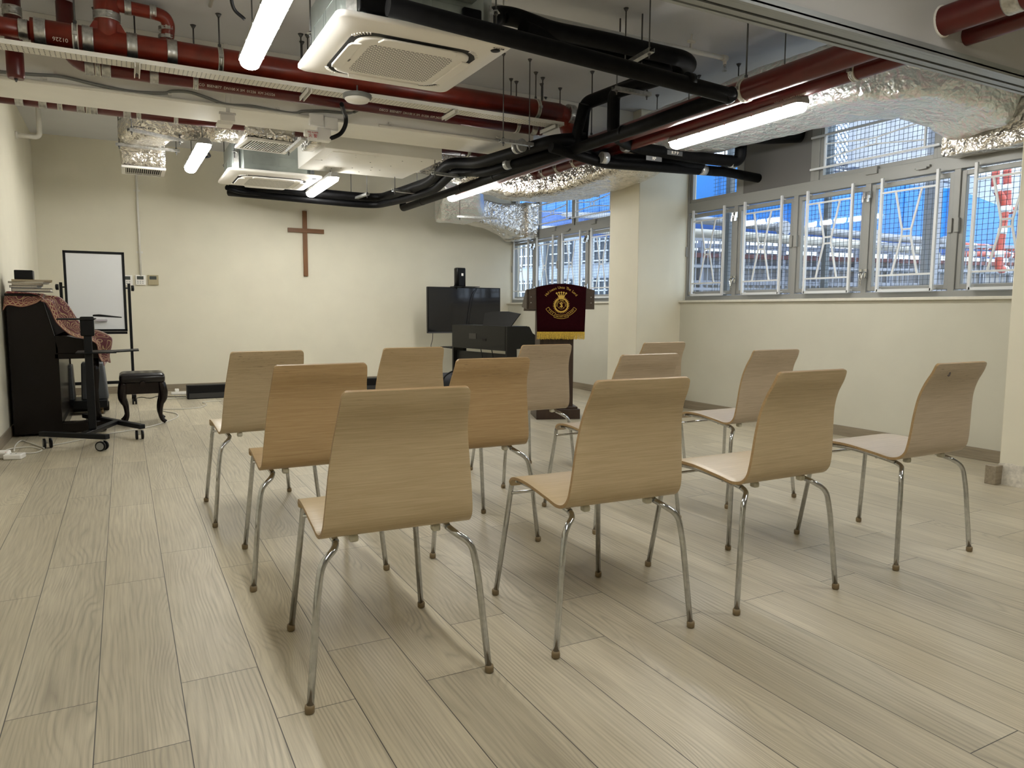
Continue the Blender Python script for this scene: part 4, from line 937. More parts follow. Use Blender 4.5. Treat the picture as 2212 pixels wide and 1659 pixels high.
# near duct: along the window wall, turning into the top light by the near pillar
t = thing('foil_duct', 'big crinkled foil duct along the top of the near window, turning into the window wall', 'duct', (4.5, 3.6, 2.6))
zc = 2.60
path = [(4.38, 5.35, 2.58), (4.40, 4.6, 2.59), (4.43, 3.9, 2.60), (4.50, 3.45, 2.60), (4.72, 3.12, 2.58), (4.98, 2.96, 2.52), (5.16, 2.90, 2.44)]
obj('duct_run', duct_mesh(path, [(.52, .36), (.54, .38), (.62, .40), (.66, .40), (.62, .42), (.56, .46), (.54, .50)], .045, .05, .011, 1), FOILI, t)
obj('wall_box', duct_mesh([(5.12, 2.86, 2.36), (5.30, 2.86, 2.36)], [(.66, .50), (.66, .50)], .04, .03, .012, 4), FOIL, t)
zf = 2.385
ca = P(2088, 281, 2, 2.36); obj('lettering', xf(place_text('FAD', .085, (0,0,0), X_, -Y_), Matrix.Translation(ca) @ Matrix.Rotation(2.5, 4, 'Z')), TXTB, t)
ca = P(2068, 262, 2, 2.36); b = MB(); b.prism([ca + Vector(q) for q in ((-.06,-.015,0),(.0,-.015,0),(.0,-.045,0),(.06,.0,0),(.0,.045,0),(.0,.015,0),(-.06,.015,0))], (0,0,.002)); obj('flow_arrow', b, TXTB, t)
# far duct: from the fan box to the pillar
t2 = thing('foil_duct', 'large foil duct curving from the white fan box towards the pillar between the windows', 'duct', (3.9, 7.4, 2.6))
path = [(2.95, 7.55, 2.66), (3.35, 7.64, 2.64), (3.72, 7.66, 2.56), (4.02, 7.52, 2.50), (4.22, 7.20, 2.47), (4.33, 6.8, 2.46), (4.36, 6.2, 2.47), (4.38, 5.75, 2.50), (4.39, 5.40, 2.56)]
obj('duct_run', duct_mesh(path, [(.42, .26), (.44, .28), (.48, .34), (.54, .40), (.60, .42), (.60, .42), (.58, .40), (.56, .38), (.52, .36)], .045, .07, .014, 7), FOIL, t2)
lab = MB(); ca = P(1065, 372, 2, 2.46); 
lab.obox(ca + Vector((0, 0, .0)), (.32, .16, .004), Matrix.Rotation(.25, 3, 'Z')); lb = obj('stencilled_patch', lab, simple('pale_tape', (.62, .60, .54), .4), t2)
obj('lettering', xf(place_text('EAD', .11, (0,0,0), X_, -Y_), Matrix.Translation(ca + Vector((0,0,-.004))) @ Matrix.Rotation(.25, 4, 'Z')), TXTB, lb)
trapeze(P(1192, 416, 2, 2.33), P(1293, 425, 2, 2.33), 'grey trapeze bar carrying the large far foil duct', single=0)
# duct into the far window
t3 = thing('foil_duct', 'foil duct with a pinkish square face feeding the upper left of the far window', 'duct', (4.4, 9.2, 2.4))
obj('elbow_box', duct_mesh([(3.80, 8.45, 2.66), (3.92, 8.75, 2.52), (4.08, 9.05, 2.40), (4.12, 9.42, 2.40)], [(.44, .30), (.50, .34), (.58, .36), (.56, .36)], .045, .05, .012, 11), FOILI, t3)
obj('duct_run', duct_mesh([(4.25, 9.22, 2.38), (4.7, 9.32, 2.34), (5.0, 9.40, 2.32), (5.12, 9.42, 2.30)], [(.40, .32), (.40, .34), (.50, .44), (.60, .48)], .045, .05, .013, 13), FOIL, t3)
obj('wall_box', duct_mesh([(5.10, 9.46, 2.30), (5.30, 9.46, 2.30)], [(.70, .50), (.70, .50)], .04, .03, .01, 17), FOIL, t3)
trapeze(P(988, 470, 2, 2.19), P(1072, 474, 2, 2.19), 'grey trapeze bar under the foil duct by the far window', zt=2.98, single=0)
# left: drop with grille
def grille_face(parent, c, w, d, rot, ns=16, z=0):
    R = Matrix.Rotation(rot, 3, 'Z'); f = MB(); c = Vector(c); bw = .035
    for (cx_, cy_, sx, sy) in ((0, d/2-bw/2, w, bw), (0, -d/2+bw/2, w, bw), (w/2-bw/2, 0, bw, d-2*bw), (-w/2+bw/2, 0, bw, d-2*bw)): f.obox(c + R @ Vector((cx_, cy_, 0)), (sx, sy, .022), R)
    g = obj('grille_frame', f, WHITEP, parent, .003); obj('dark_throat', MB().obox(c + Vector((0,0,.009)), (w-.02, d-.02, .004), R), DARK, g)
    s = MB()
    for k in range(ns): x = -w/2 + bw + (w-2*bw)*(k+.5)/ns; s.obox(c + R @ Vector((x, 0, .0)), (.004, d-2*bw, .016), R @ Matrix.Rotation(.35, 3, 'Y'))
    obj('slat', s, WHITEP, g)
t4 = thing('foil_duct', 'foil-wrapped duct drop with a white louvred grille near the front left corner', 'duct', (.24, 8.35, 2.5))
obj('duct_run', duct_mesh([(.90, 7.62, 2.74), (.60, 7.66, 2.74), (.34, 7.80, 2.74), (.245, 8.05, 2.72), (.24, 8.22, 2.66)], [(.26, .24), (.28, .24), (.36, .26), (.42, .26), (.42, .26)], .045, .07, .012, 21), FOIL, t4)
obj('drop_box', duct_mesh([(.245, 8.38, 2.84), (.245, 8.38, 2.62), (.245, 8.38, 2.42)], [(.42, .46), (.41, .45), (.38, .42)], .04, .02, .012, 23), FOIL, t4)
grille_face(t4, (.245, 8.38, 2.405), .39, .43, 0, 17)
pl = P(312, 274, 2, 2.605); obj('lettering', place_text('FAD', .10, (pl.x, pl.y, 2.595), X_, -Y_), TXTB, t4)
trapeze(P(250, 314, 2, 2.57), P(388, 329, 2, 2.57), 'grey trapeze bar carrying the foil duct drop in the front left corner', zt=2.98)
trapeze(P(277, 282, 2, 2.57), P(395, 307, 2, 2.57), 'bright galvanised channel slanting before the foil duct drop', zt=2.98)
t5 = thing('foil_duct', 'foil duct box with a white louvred grille below the beam, above the far cassette', 'duct', (1.22, 7.05, 2.6))
obj('duct_run', duct_mesh([(.86, 7.62, 2.74), (1.02, 7.5, 2.72), (1.12, 7.3, 2.70)], [(.24, .24), (.26, .24), (.30, .24)], .045, .09, .01, 31), FOIL, t5)
R_ = .18
obj('plenum_box', duct_mesh([(1.225+.0, 7.05, 2.76), (1.225, 7.05, 2.52)], [(.44, .43), (.44, .43)], .04, .02, .010, 33), FOIL, t5)
grille_face(t5, (1.225, 7.05, 2.505), .46, .45, R_*.6, 17)
trapeze(P(622, 330, 2, 2.47), P(655, 302, 2, 2.47), 'galvanised channel beside the grille under the beam', zt=2.98, single=0)
# ducted fan unit in its white casing
t = thing('fan_box', 'white boxed-in ducted fan unit hanging behind the beam', 'air conditioner', (2.3, 7.4, 2.5))
b = MB(); b.box((1.70, 6.84, 2.50), (2.86, 8.0, 2.82)); obj('casing', b, BEAM, t, .004)
b = MB(); rn = random.Random(9)
for k in range(18): x, y = rn.uniform(1.8, 2.8), rn.uniform(6.9, 7.9); b.lathe((x, y, 2.499), [(.007, 0), (.007, -.002)], 8)
obj('screw', b, STEELD, t)
obj('access_panel', MB().box((1.80, 6.95, 2.497), (2.25, 7.35, 2.50)), BEAM, t); obj('paper_label', MB().box((1.74, 7.42, 2.498), (1.82, 7.46, 2.50)), WHITEP, t)
obj('flexible_connector', duct_mesh([(1.60, 7.15, 2.66), (1.71, 7.15, 2.66)], [(.40, .22), (.40, .22)], .04, .03, .01, 41), FOIL, t)

# ================================================================ outside the windows
BLUE = simple('blue_painted_sheeting', (0.015, 0.20, 0.62), 0.45, nz=0.15, nscale=1.2)
BLUED = simple('deep_blue_sheeting', (0.02, 0.10, 0.38), 0.5, nz=0.15, nscale=2)
SILV = simple('dull_grey_pipe', (0.30, 0.31, 0.34), 0.45, 0.3)
WPIPE = simple('cream_outdoor_pipe', (0.45, 0.43, 0.39), 0.45)
CONC = simple('grey_concrete', (0.36, 0.37, 0.40), 0.8, nz=0.15, nscale=3)
POSTG = simple('grey_steel_post', (0.26, 0.28, 0.33), 0.5, 0.2)
POSTD = simple('dark_steel_post', (0.09, 0.11, 0.13), 0.5, 0.2)
PALE = simple('pale_blue_grey_render', (0.50, 0.56, 0.64), 0.7, nz=0.08, nscale=2)
WHT = simple('white_cladding', (0.72, 0.76, 0.80), 0.6, nz=0.05)
WIRE = simple('dark_wire', (0.05, 0.06, 0.08), 0.5, 0.3)
REDW = simple('red_outdoor_pipe', (0.42, 0.06, 0.04), 0.45)
def sheet(nm, bot, top, th, mat, lab, cat, kind=None, ribs=None, parent=None):
    """upright sheet through matching bottom and top points (photo u, v, distance), with thickness"""
    B_ = [PD(*q) for q in bot]; T_ = [PD(*q) for q in top]; b = MB(); n = len(B_)
    for i in range(n): T_[i] = Vector((B_[i].x, B_[i].y, T_[i].z))
    for i in range(n-1):
        d = (B_[i+1]-B_[i]); nn = Vector((d.y, -d.x, 0)).normalized(); nn = nn if nn.x > 0 else -nn
        b.add([B_[i], B_[i+1], T_[i+1], T_[i], B_[i]+nn*th, B_[i+1]+nn*th, T_[i+1]+nn*th, T_[i]+nn*th], [(0,1,2,3), (7,6,5,4), (0,4,5,1), (3,2,6,7), (0,3,7,4), (1,5,6,2)])
    if ribs:
        for i in range(n-1):
            m = max(1, int((B_[i+1]-B_[i]).length/ribs))
            for k in range(m): f = k/m; p, q = B_[i].lerp(B_[i+1], f), T_[i].lerp(T_[i+1], f); b.bar(p, q, .03, .02, up=(1,0,0))
    o = obj(nm, b, mat, parent, loc=None if parent else tuple(B_[0]))
    if lab: tag(o, lab, cat, kind=kind)
    return o
def pd_path(pts): return [PD(*p) for p in pts]
# the blue shed runs away diagonally; it carries pipes along its foot
blue = sheet('blue_shed', [(1080, 452, 17), (1200, 458, 14), (1330, 465, 12), (1480, 478, 10.2), (1700, 502, 10), (1900, 520, 11), (2040, 530, 11.6), (2150, 540, 12.5), (2190, 545, 13.0)],
      [(1080, 330, 17), (1200, 330, 14), (1330, 330, 12), (1480, 330, 10.2), (1700, 366, 10), (1890, 396, 11), (1960, 404, 11.4), (2020, 436, 11.8), (2140, 456, 12.5)], .08, BLUE,
      'bright blue corrugated shed wall outside the big window', 'shed', ribs=.45)
sheet('eaves_band', [(1080, 512, 16.7), (1200, 512, 13.7), (1330, 512, 11.8), (1480, 512, 10.1), (1700, 520, 9.9), (1900, 540, 10.9), (2150, 560, 12.4)], [(1080, 455, 16.7), (1200, 460, 13.7), (1330, 464, 11.8), (1480, 468, 10.1), (1700, 490, 9.9), (1900, 508, 10.9), (2150, 528, 12.4)], .05, BLUED, None, None, parent=None)
tag(bpy.data.objects['eaves_band'], 'deep blue band along the foot of the blue shed outside', 'shed')
o = obj('outdoor_pipe', mb1('tube', pd_path([(1120, 462, 15.8), (1300, 466, 12), (1480, 472, 9.9), (1690, 492, 9.5), (1850, 507, 10.3), (2048, 524, 11.2)]), .055, 12), SILV); tag(o, 'long dull grey pipe along the foot of the blue shed', 'pipe')
b = MB(); 
for u, v, d in ((1692, 493, 9.45), (1888, 511, 10.4), (2040, 524, 11.1)): b.lathe(PD(u, v, d), [(.09, -.05), (.10, 0), (.09, .05)], 12, 0, 'Y'); b.box(PD(u-6, v-6, d) , PD(u+6, v+7, d+.1))
tag(obj('pipe_flange', b, SILV), 'grey bolted flanges on the long grey outdoor pipe', 'pipe fitting')
o = obj('outdoor_pipe', mb1('tube', smooth_path(pd_path([(1120, 492, 15.7), (1300, 497, 11.9), (1480, 502, 9.8), (1700, 517, 9.4), (1900, 531, 10.3), (2022, 545, 11.0), (2022, 574, 11.0)]), .15, 6), .06, 12), WPIPE); tag(o, 'long cream pipe below the grey one, turning down at its right end', 'pipe')
# red pipes with white bands at the right
def banded(pts, r, lab):
    P_ = spline(pd_path(pts), 8); t = tag(obj('banded_pipe', mb1('tube', P_, r, 12), REDW, loc=tuple(P_[0])), lab, 'pipe'); b = MB(); acc = 0
    for i in range(1, len(P_)):
        acc += (P_[i]-P_[i-1]).length
        if acc > .26: acc = 0; d = (P_[i]-P_[i-1]).normalized(); b.cyl(P_[i]-d*.04, P_[i]+d*.04, r*1.12, 12)
    obj('white_band', b, WHT, t)
banded([(2152, 362, 9.0), (2150, 395, 9.0), (2154, 412, 9.0), (2166, 432, 9.0), (2170, 460, 9.0), (2165, 500, 9.0), (2160, 540, 9.0), (2158, 575, 9.0), (2163, 582, 9.0), (2170, 582, 9.05)], .045, 'red outdoor pipe with white bands, kinking down at the far right')
banded([(2176, 360, 9.1), (2176, 400, 9.1), (2177, 450, 9.1), (2190, 455, 9.1)], .045, 'red outdoor pipe with white bands, straight, at the far right')
banded([(2078, 529, 11.4), (2120, 533, 11.6), (2200, 538, 12.0)], .045, 'upper of two level red pipes with white bands under the blue shed')
banded([(2070, 548, 11.3), (2120, 549, 11.5), (2200, 552, 12.0)], .045, 'lower of two level red pipes with white bands under the blue shed')
# posts
def post(u, d, w, mat, lab, v0=700, v1=200):
    a, c_ = PD(u, v0, d), PD(u, v1, d); b = MB(); b.bar((a.x, a.y, -.01), (a.x, a.y, c_.z), w, w, up=(1, 0, 0)); tag(obj('outdoor_post', b, mat, loc=(a.x, a.y, a.z)), lab, 'post')
post(1568, 8.9, .07, POSTD, 'slim dark steel post outside the leftmost casement of the big window')
post(1776, 8.2, .06, POSTD, 'slim dark steel post outside the middle casement of the big window')
post(1999, 7.2, .11, POSTG, 'thick pale grey column outside the fourth casement of the big window')
post(1179, 15, .09, POSTD, 'dark post outside the left top light of the far window')
# background: buildings beyond the fence
t = thing('building', 'pale building with rows of barred windows beyond the far window', 'building', tuple(PD(1200, 640, 17)))
def bld(u0, u1, v0, v1, d0, d1, mat, nm): 
    p, q = PD(u0, v0, d0), PD(u1, v0, d1); zt_ = PD(u0, v1, d0).z; b = MB(); dd = q-p; nn = Vector((dd.y, -dd.x, 0)).normalized()*.3; nn = nn if nn.x > 0 else -nn; zb_ = -1
    b.add([(p.x,p.y,zb_),(q.x,q.y,zb_),(q.x,q.y,zt_),(p.x,p.y,zt_),(p.x+nn.x,p.y+nn.y,zb_),(q.x+nn.x,q.y+nn.y,zb_),(q.x+nn.x,q.y+nn.y,zt_),(p.x+nn.x,p.y+nn.y,zt_)], [(0,1,2,3),(7,6,5,4),(0,4,5,1),(3,2,6,7),(0,3,7,4),(1,5,6,2)])
    return obj(nm, b, mat, t), p, q, zt_
_, p, q, zt_ = bld(1040, 1480, 650, 520, 20, 15, PALE, 'facade')
dirv = (q-p); Lb = dirv.length; dirv.normalize(); nf = Vector((-dirv.y, dirv.x, 0)); nf = nf if nf.x < 0 else -nf
k = 0; x = .3
while x < Lb-1.2:
    for z in (1.15, 2.05):
        w = MB(); c = p + dirv*(x+.45); w.obox(Vector((c.x, c.y, z+.35)) + nf*.02, (.82, .06, .55), Matrix((dirv, nf, Z_)).transposed()); wn_ = obj('window', w, POSTD, t)
        g = MB()
        for j in range(5): g.obox(Vector((c.x, c.y, z+.35)) + nf*.07 + dirv*(-.36+.18*j), (.035, .03, .6), Matrix((dirv, nf, Z_)).transposed())
        for j in range(3): g.obox(Vector((c.x, c.y, z+.12+.22*j)) + nf*.07, (.86, .03, .03), Matrix((dirv, nf, Z_)).transposed())
        obj('window_bars', g, WHT, wn_)
    x += 1.15
t = thing('building', 'beige low building with slatted openings behind the fence under the blue shed', 'building', tuple(PD(1800, 640, 14)))
_, p, q, zt_ = bld(1460, 2260, 650, 540, 11.5, 15, simple('dull_beige_render', (.30, .29, .28), .8, nz=.2, nscale=2), 'facade')
dirv = (q-p); Lb = dirv.length; dirv.normalize(); nf = Vector((-dirv.y, dirv.x, 0)); nf = nf if nf.x < 0 else -nf; RB_ = Matrix((dirv, nf, Z_)).transposed()
for j, (z, m_) in enumerate(((1.25, SILV), (1.52, CONC), (1.78, POSTD), (1.95, simple('rusty_red', (.16,.05,.045), .7)), (2.10, SILV))):
    b = MB(); c = p.lerp(q, .5); b.obox(Vector((c.x, c.y, z)) + nf*.06, (Lb, .08, .07), RB_); obj('ledge', b, m_, t)
for j in range(11):
    b = MB(); c = p.lerp(q, (j+.5)/11); b.obox(Vector((c.x, c.y, 1.7)) + nf*.05, (.07, .08, 1.3), RB_); obj('mullion', b, CONC if j % 2 else SILV, t)
t = thing('steel_fence', 'grey steel picket fence outside the windows', 'fence', tuple(PD(1700, 640, 8.6)))
p, q = PD(1462, 640, 9.6), PD(2300, 640, 10.8); dirv = (q-p); Lb = dirv.length; dirv.normalize()
b = MB(); 
for k in range(int(Lb/.085)): c = p + dirv*(k*.085); b.box((c.x-.006, c.y-.006, .2), (c.x+.006, c.y+.006, 1.98))
f_ = obj('pickets', b, POSTG, t); f_['kind'] = 'stuff'
for z in (1.32, 1.62, 1.97): obj('rail', mb1('bar', (p.x, p.y, z), (q.x, q.y, z), .04, .035), POSTG, t)
# roof-top mesh enclosure seen through the top light
t = thing('mesh_enclosure', 'grey chain-link enclosure on a roof, seen through the top light', 'enclosure', tuple(PD(1850, 330, 12)))
p, q = PD(1755, 360, 11.5), PD(1935, 330, 12.5); zlo, zhi = PD(1755, 372, 11.5).z, PD(1900, 268, 12.3).z
b = MB(); dv = q-p; dv.z = 0; Lq = dv.length; dv.normalize(); hh = zhi-zlo; n = int(Lq/.11)
for k in range(-int(hh/.11), n):
    for sg in (1, -1):
        a0 = k*.11 if sg > 0 else k*.11+hh; a1 = a0 + sg*hh; z0_, z1_ = zlo, zhi
        lo, hi = sorted((a0, a1)); 
        def pt(a): z = z0_ + (a-a0)/(a1-a0)*(z1_-z0_); return Vector((p.x, p.y, 0)) + dv*a + Z_*z
        s0, s1 = max(0, lo), min(Lq, hi)
        if s1 > s0: b.bar(pt(s0), pt(s1), .016, .016)
mh = obj('chain_link', b, PALE, t)
for f in (0, .45, 1): c = Vector((p.x, p.y, 0)) + dv*Lq*f; obj('post', mb1('box', (c.x-.03, c.y-.03, zlo-.2), (c.x+.03, c.y+.03, zhi)), SILV, t)
for z in (zlo, zhi): obj('rail', mb1('bar', Vector((p.x,p.y,z)), Vector((p.x,p.y,z))+dv*Lq, .06, .06), SILV, t)
b = MB(); b.bar(Vector((p.x,p.y,zhi+.3)), Vector((p.x,p.y,zhi+.3))+dv*(Lq+3), .1, .55); obj('fascia', b, simple('slate_blue_fascia', (.10,.13,.20), .6), t)
b = MB(); nn = Vector((dv.y, -dv.x, 0)); nn = nn if nn.x > 0 else -nn
b.obox(Vector((p.x,p.y,(zlo+zhi)/2)) + dv*Lq*.5 + nn*.9, (Lq+.6, .1, hh*1.2), Matrix((dv, nn, Z_)).transposed()); obj('back_wall', b, CONC, t)
sheet('clad_wall', [(1925, 372, 12.4), (2060, 380, 12.8), (2230, 380, 13.4)], [(1925, 262, 12.4), (2060, 262, 12.8), (2230, 262, 13.4)], .1, WHT, 'white clad wall above the blue shed at the right', 'wall')
o = bpy.data.objects['clad_wall']
sheet('grey_block', [(1880, 440, 13.6), (2040, 470, 14), (2230, 500, 14.6)], [(1880, 360, 13.6), (2040, 360, 14), (2230, 360, 14.6)], .3, PALE, 'pale grey block behind the top of the blue shed', 'building')
for k, v in enumerate((345, 352, 360)):
    o = obj('roof_rail', mb1('bar', PD(1770, v+8, 11.2), PD(1950, v+22, 12), .04, .035), SILV); tag(o, 'grey horizontal rail below the chain-link enclosure', 'rail', 'rails under the chain-link enclosure')
# fine security mesh fixed outside both windows
for nm, ya, yb_, lab in (('mesh_screen', 2.35, 6.1, 'fine dark square wire mesh outside the big near window'), ('mesh_screen', 6.5, 10.2, 'fine dark square wire mesh outside the far window')):
    b = MB(); x = 5.75; y = ya
    while y < yb_: b.box((x-.0014, y-.0014, 1.05), (x+.0014, y+.0014, 3.0)); y += .040
    z = 1.05
    while z < 3.0: b.box((x-.0014, ya, z-.0014), (x+.0014, yb_, z+.0014)); z += .040
    o = obj(nm, b, WIRE, loc=(x, ya, 1.05), recalc=False); tag(o, lab, 'wire mesh')

# ================================================================ front of the room
# wall cross
cr = [P(*q, 1, YF-.02) for q in ((655, 457), (662, 597), (621, 495), (699, 502))]
t = thing('wall_cross', 'plain brown wooden cross hanging on the front wall', 'cross', (2.18, YF, 1.46))
obj('upright', mb1('box', (2.148, YF-.028, 1.462), (2.206, YF-.002, 2.318)), CROSSW, t, .002); obj('crossbar', mb1('box', (1.955, YF-.030, 2.032), (2.428, YF-.004, 2.088)), wood('stained_oak_bar', (0.13, 0.055, 0.018), (0.24, 0.105, 0.035), (4, 60, 60), 0.4), t, .002)
# controllers and their conduit
for u0, u1, v0, v1, m_, lab in ((262, 287, 594, 617, WHITEP, 'white air conditioner controller half hidden by the whiteboard'), (292, 315, 594, 616, WHITEP, 'white air conditioner controller on the wall, middle one of three'), (319, 343, 594, 616, simple('beige_plastic', (.42, .36, .22), .45), 'beige wall controller, right-hand one of three')):
    a, c_ = P(u0, v0, 1, YF), P(u1, v1, 1, YF); b = MB(); b.box((a.x, YF-.025, c_.z), (c_.x, YF, a.z)); t = tag(obj('wall_controller', b, m_, bevel=.005, loc=(a.x, YF, c_.z)), lab, 'wall controller'); w, h = c_.x-a.x, a.z-c_.z
    obj('display', mb1('box', (a.x+w*.15, YF-.027, a.z-h*.45), (c_.x-w*.2, YF-.024, a.z-h*.12)), simple('lcd', (.06, .07, .065), .2), t)
    if m_ is WHITEP:
        for i in range(3):
            for j in range(2): obj('button', mb1('box', (a.x+w*(.16+.24*i), YF-.028, c_.z+h*(.14+.18*j)), (a.x+w*(.30+.24*i), YF-.024, c_.z+h*(.24+.18*j))), simple('grey_button', (.45, .45, .44), .5), t)
a, c_ = P(295, 385, 1, YF), P(304, 594, 1, YF)
t = thing('conduit', 'pale vertical conduit running down the front wall to the controllers', 'conduit', (c_.x, YF, c_.z))
obj('pipe', mb1('tube', [(c_.x, YF-.014, c_.z-.01), (c_.x, YF-.014, 2.98)], .013, 12), CONDUIT, t)
for v in (412, 545): z = P(300, v, 1, YF).z; obj('saddle', mb1('box', (c_.x-.035, YF-.006, z-.012), (c_.x+.035, YF, z+.012)), CONDUIT, t)

# upright piano, player's side to the room (+x)
PX0, PX1, PY0, PY1 = -.80, -.47, 6.84, 8.30
PIANO = simple('dark_mahogany_piano_polish', (0.005, 0.0028, 0.0022), 0.25, spec=.22, nz=.3, nscale=2)
t = thing('upright_piano', 'dark brown upright piano standing against the left wall', 'piano', (-.6, 7.5, 0))
for y in (PY0, PY1-.03):
    b = MB(); b.prism([(PX0, y, .02), (PX1+.0, y, .02), (PX1, y, .70), (-.49, y, .80), (-.55, y, 1.06), (-.59, y, 1.115), (PX0, y, 1.115)], (0, .03, 0))
    obj('side_panel', b, PIANO, t, .004)
obj('lid', mb1('box', (PX0-.005, PY0-.01, 1.115), (-.57, PY1+.01, 1.135)), PIANO, t, .006)
obj('back_panel', mb1('box', (PX0, PY0+.03, .05), (PX0+.04, PY1-.03, 1.115)), PIANO, t)
obj('upper_panel', mb1('prism', [(-.50, PY0+.03, .80), (-.52, PY0+.03, .80), (-.60, PY0+.03, 1.11), (-.58, PY0+.03, 1.11)], (0, PY1-PY0-.06, 0)), simple('dull_mahogany', (.004, .0025, .002), .8, spec=.02), t)
obj('lower_panel', mb1('box', (-.50, PY0+.03, .10), (-.48, PY1-.03, .62)), PIANO, t)
obj('key_bed', mb1('box', (-.50, PY0, .615), (-.185, PY1, .66)), PIANO, t, .006)
for y in (PY0, PY1-.045):
    b = MB(); b.prism([(-.49, y, .66), (-.49, y, .80), (-.42, y, .80), (-.30, y, .775), (-.20, y, .755), (-.185, y, .72), (-.185, y, .66)], (0, .045, 0))
    obj('cheek', b, PIANO, t, .004)
obj('fallboard', mb1('box', (-.48, PY0+.045, .745), (-.215, PY1-.045, .765)), PIANO, t, .005); obj('key_slip', mb1('box', (-.215, PY0+.045, .66), (-.20, PY1-.045, .75)), PIANO, t)
for y in (PY0+.05, PY1-.05): obj('leg', mb1('tube', [(-.235, y, .615), (-.225, y, .50), (-.235, y, .34), (-.225, y, .18), (-.215, y, .10)], .03, 16, True, 0, [.042, .034, .028, .024, .030]), PIANO, t); obj('toe_block', mb1('box', (PX1-.03, y-.045, .01), (-.16, y+.045, .10)), PIANO, t, .01)
obj('plinth', mb1('box', (PX0, PY0+.01, .02), (-.46, PY1-.01, .10)), PIANO, t)
b = MB()
for x in (-.74, -.52):
    for y in (PY0+.08, PY1-.08): b.cyl((x-.012, y, .022), (x+.012, y, .022), .022, 14)
obj('castor', b, BLK, t)
# patterned runner draped over the piano
def brocade():
    m, t, p = nmat('red_gold_brocade'); v = coords(t, 'UV', (1, 1, 1)); s = t.nodes.new('ShaderNodeSeparateXYZ'); t.links.new(v, s.inputs[0])
    mag = t.nodes.new('ShaderNodeTexNoise'); mag.inputs['Scale'].default_value = 9; mag.inputs['Detail'].default_value = 1.5; t.links.new(v, mag.inputs['Vector'])
    mv = t.nodes.new('ShaderNodeVectorMath'); mv.operation = 'MULTIPLY_ADD'; t.links.new(mag.outputs['Color'], mv.inputs[0]); mv.inputs[1].default_value = (.10, .10, .10); t.links.new(v, mv.inputs[2])
    vo = t.nodes.new('ShaderNodeTexVoronoi'); vo.inputs['Scale'].default_value = 13; vo.inputs['Randomness'].default_value = .75; t.links.new(mv.outputs[0], vo.inputs['Vector'])
    d = vo.outputs['Distance']; rings = math_(t, 'FRACT', math_(t, 'MULTIPLY', d, 5.2)); line = math_(t, 'LESS_THAN', math_(t, 'ABSOLUTE', math_(t, 'SUBTRACT', rings, .5)), .13)
    core = math_(t, 'LESS_THAN', d, .14); motif = math_(t, 'MAXIMUM', line, core)
    col = mix_(t, motif, (.10, .005, .012), (.40, .28, .13)); mid = ramp_(t, d, [(.20, (0, 0, 0)), (.26, (1, 1, 1)), (.34, (0, 0, 0))]); col = mix_(t, math_(t, 'MULTIPLY', mid, .5), col, (.22, .03, .035))
    # border bands along v near both long edges
    e = math_(t, 'MINIMUM', s.outputs['X'], math_(t, 'SUBTRACT', .42, s.outputs['X']))
    b1 = math_(t, 'LESS_THAN', e, .055); zig = math_(t, 'PINGPONG', math_(t, 'MULTIPLY', s.outputs['Y'], 1), .018)
    zz = math_(t, 'LESS_THAN', math_(t, 'ABSOLUTE', math_(t, 'SUBTRACT', math_(t, 'SUBTRACT', e, .018), zig)), .005)
    bl = math_(t, 'MAXIMUM', zz, math_(t, 'MAXIMUM', math_(t, 'LESS_THAN', math_(t, 'ABSOLUTE', math_(t, 'SUBTRACT', e, .010)), .004), math_(t, 'LESS_THAN', math_(t, 'ABSOLUTE', math_(t, 'SUBTRACT', e, .048)), .0035)))
    col = mix_(t, b1, col, mix_(t, bl, (.16, .015, .02), (.46, .32, .17)))
    t.links.new(col, p.inputs['Base Color']); p.inputs['Roughness'].default_value = .55; p.inputs['Sheen Weight'].default_value = .3
    bump_(t, p, motif, .25, .002); return m
BRO = brocade()
# path over the piano: hangs over the near side, crosses the lid, slides down the front, ends over the key bed
def drape(name, rows, lab, uv_w=.42):
    """rows: list of (point_at_near_edge, point_at_far_edge); cloth with folds between"""
    K = 14; pts = []; n = len(rows); A = spline([r[0] for r in rows], 6); B = spline([r[1] for r in rows], 6); Lc = [0]
    for i in range(1, len(A)): Lc.append(Lc[-1] + (A[i]-A[i-1]).length)
    vs = []; uvs = []
    for i in range(len(A)):
        for k in range(K+1):
            f = k/K; p = A[i].lerp(B[i], f); nz = noise.noise(Vector((f*4, Lc[i]*6, 2)))*.008 + math.sin(f*9 + Lc[i]*3)*.003
            vs.append(p + Vector((nz*.6, -nz*.3, nz))); uvs.append((f*uv_w, Lc[i]))
    b = MB(); b.add(vs, [(i*(K+1)+k, i*(K+1)+k+1, (i+1)*(K+1)+k+1, (i+1)*(K+1)+k) for i in range(len(A)-1) for k in range(K)], 0, True)
    o = obj(name, b, BRO, recalc=False, loc=tuple(rows[0][0])); me = o.data; uvl = me.uv_layers.new(name='uv')
    for l in me.loops: uvl.data[l.index].uv = uvs[l.vertex_index]
    md = o.modifiers.new('solid', 'SOLIDIFY'); md.thickness = .004; md.offset = 1
    return tag(o, lab, 'runner')
yn = PY0 - .018
t_ = drape('patterned_runner', [((-.86+.04, yn-.005, 1.00), (-.84+.04, yn+.02, 1.14)), ((-.78, yn-.010, 1.045), (-.78, yn+.03, 1.150)), ((-.69, yn-.012, 1.030), (-.69, yn+.03, 1.146)), ((-.61, yn-.010, 1.052), (-.60, yn+.03, 1.144)), ((-.565, yn-.006, 1.085), (-.545, yn+.03, 1.140))],
      'red and gold patterned runner hanging over the near end of the piano lid', .16)
RW = [((88,650),(100,638)),((103,656),(128,642)),((112,676),(148,660)),((121,698),(166,686)),((138,715),(181,704)),((160,728),(196,711)),((185,733),(217,714)),((206,742),(241,727)),((211,757),(243,743)),((213,769),(238,765)),((219,780),(240,783))]
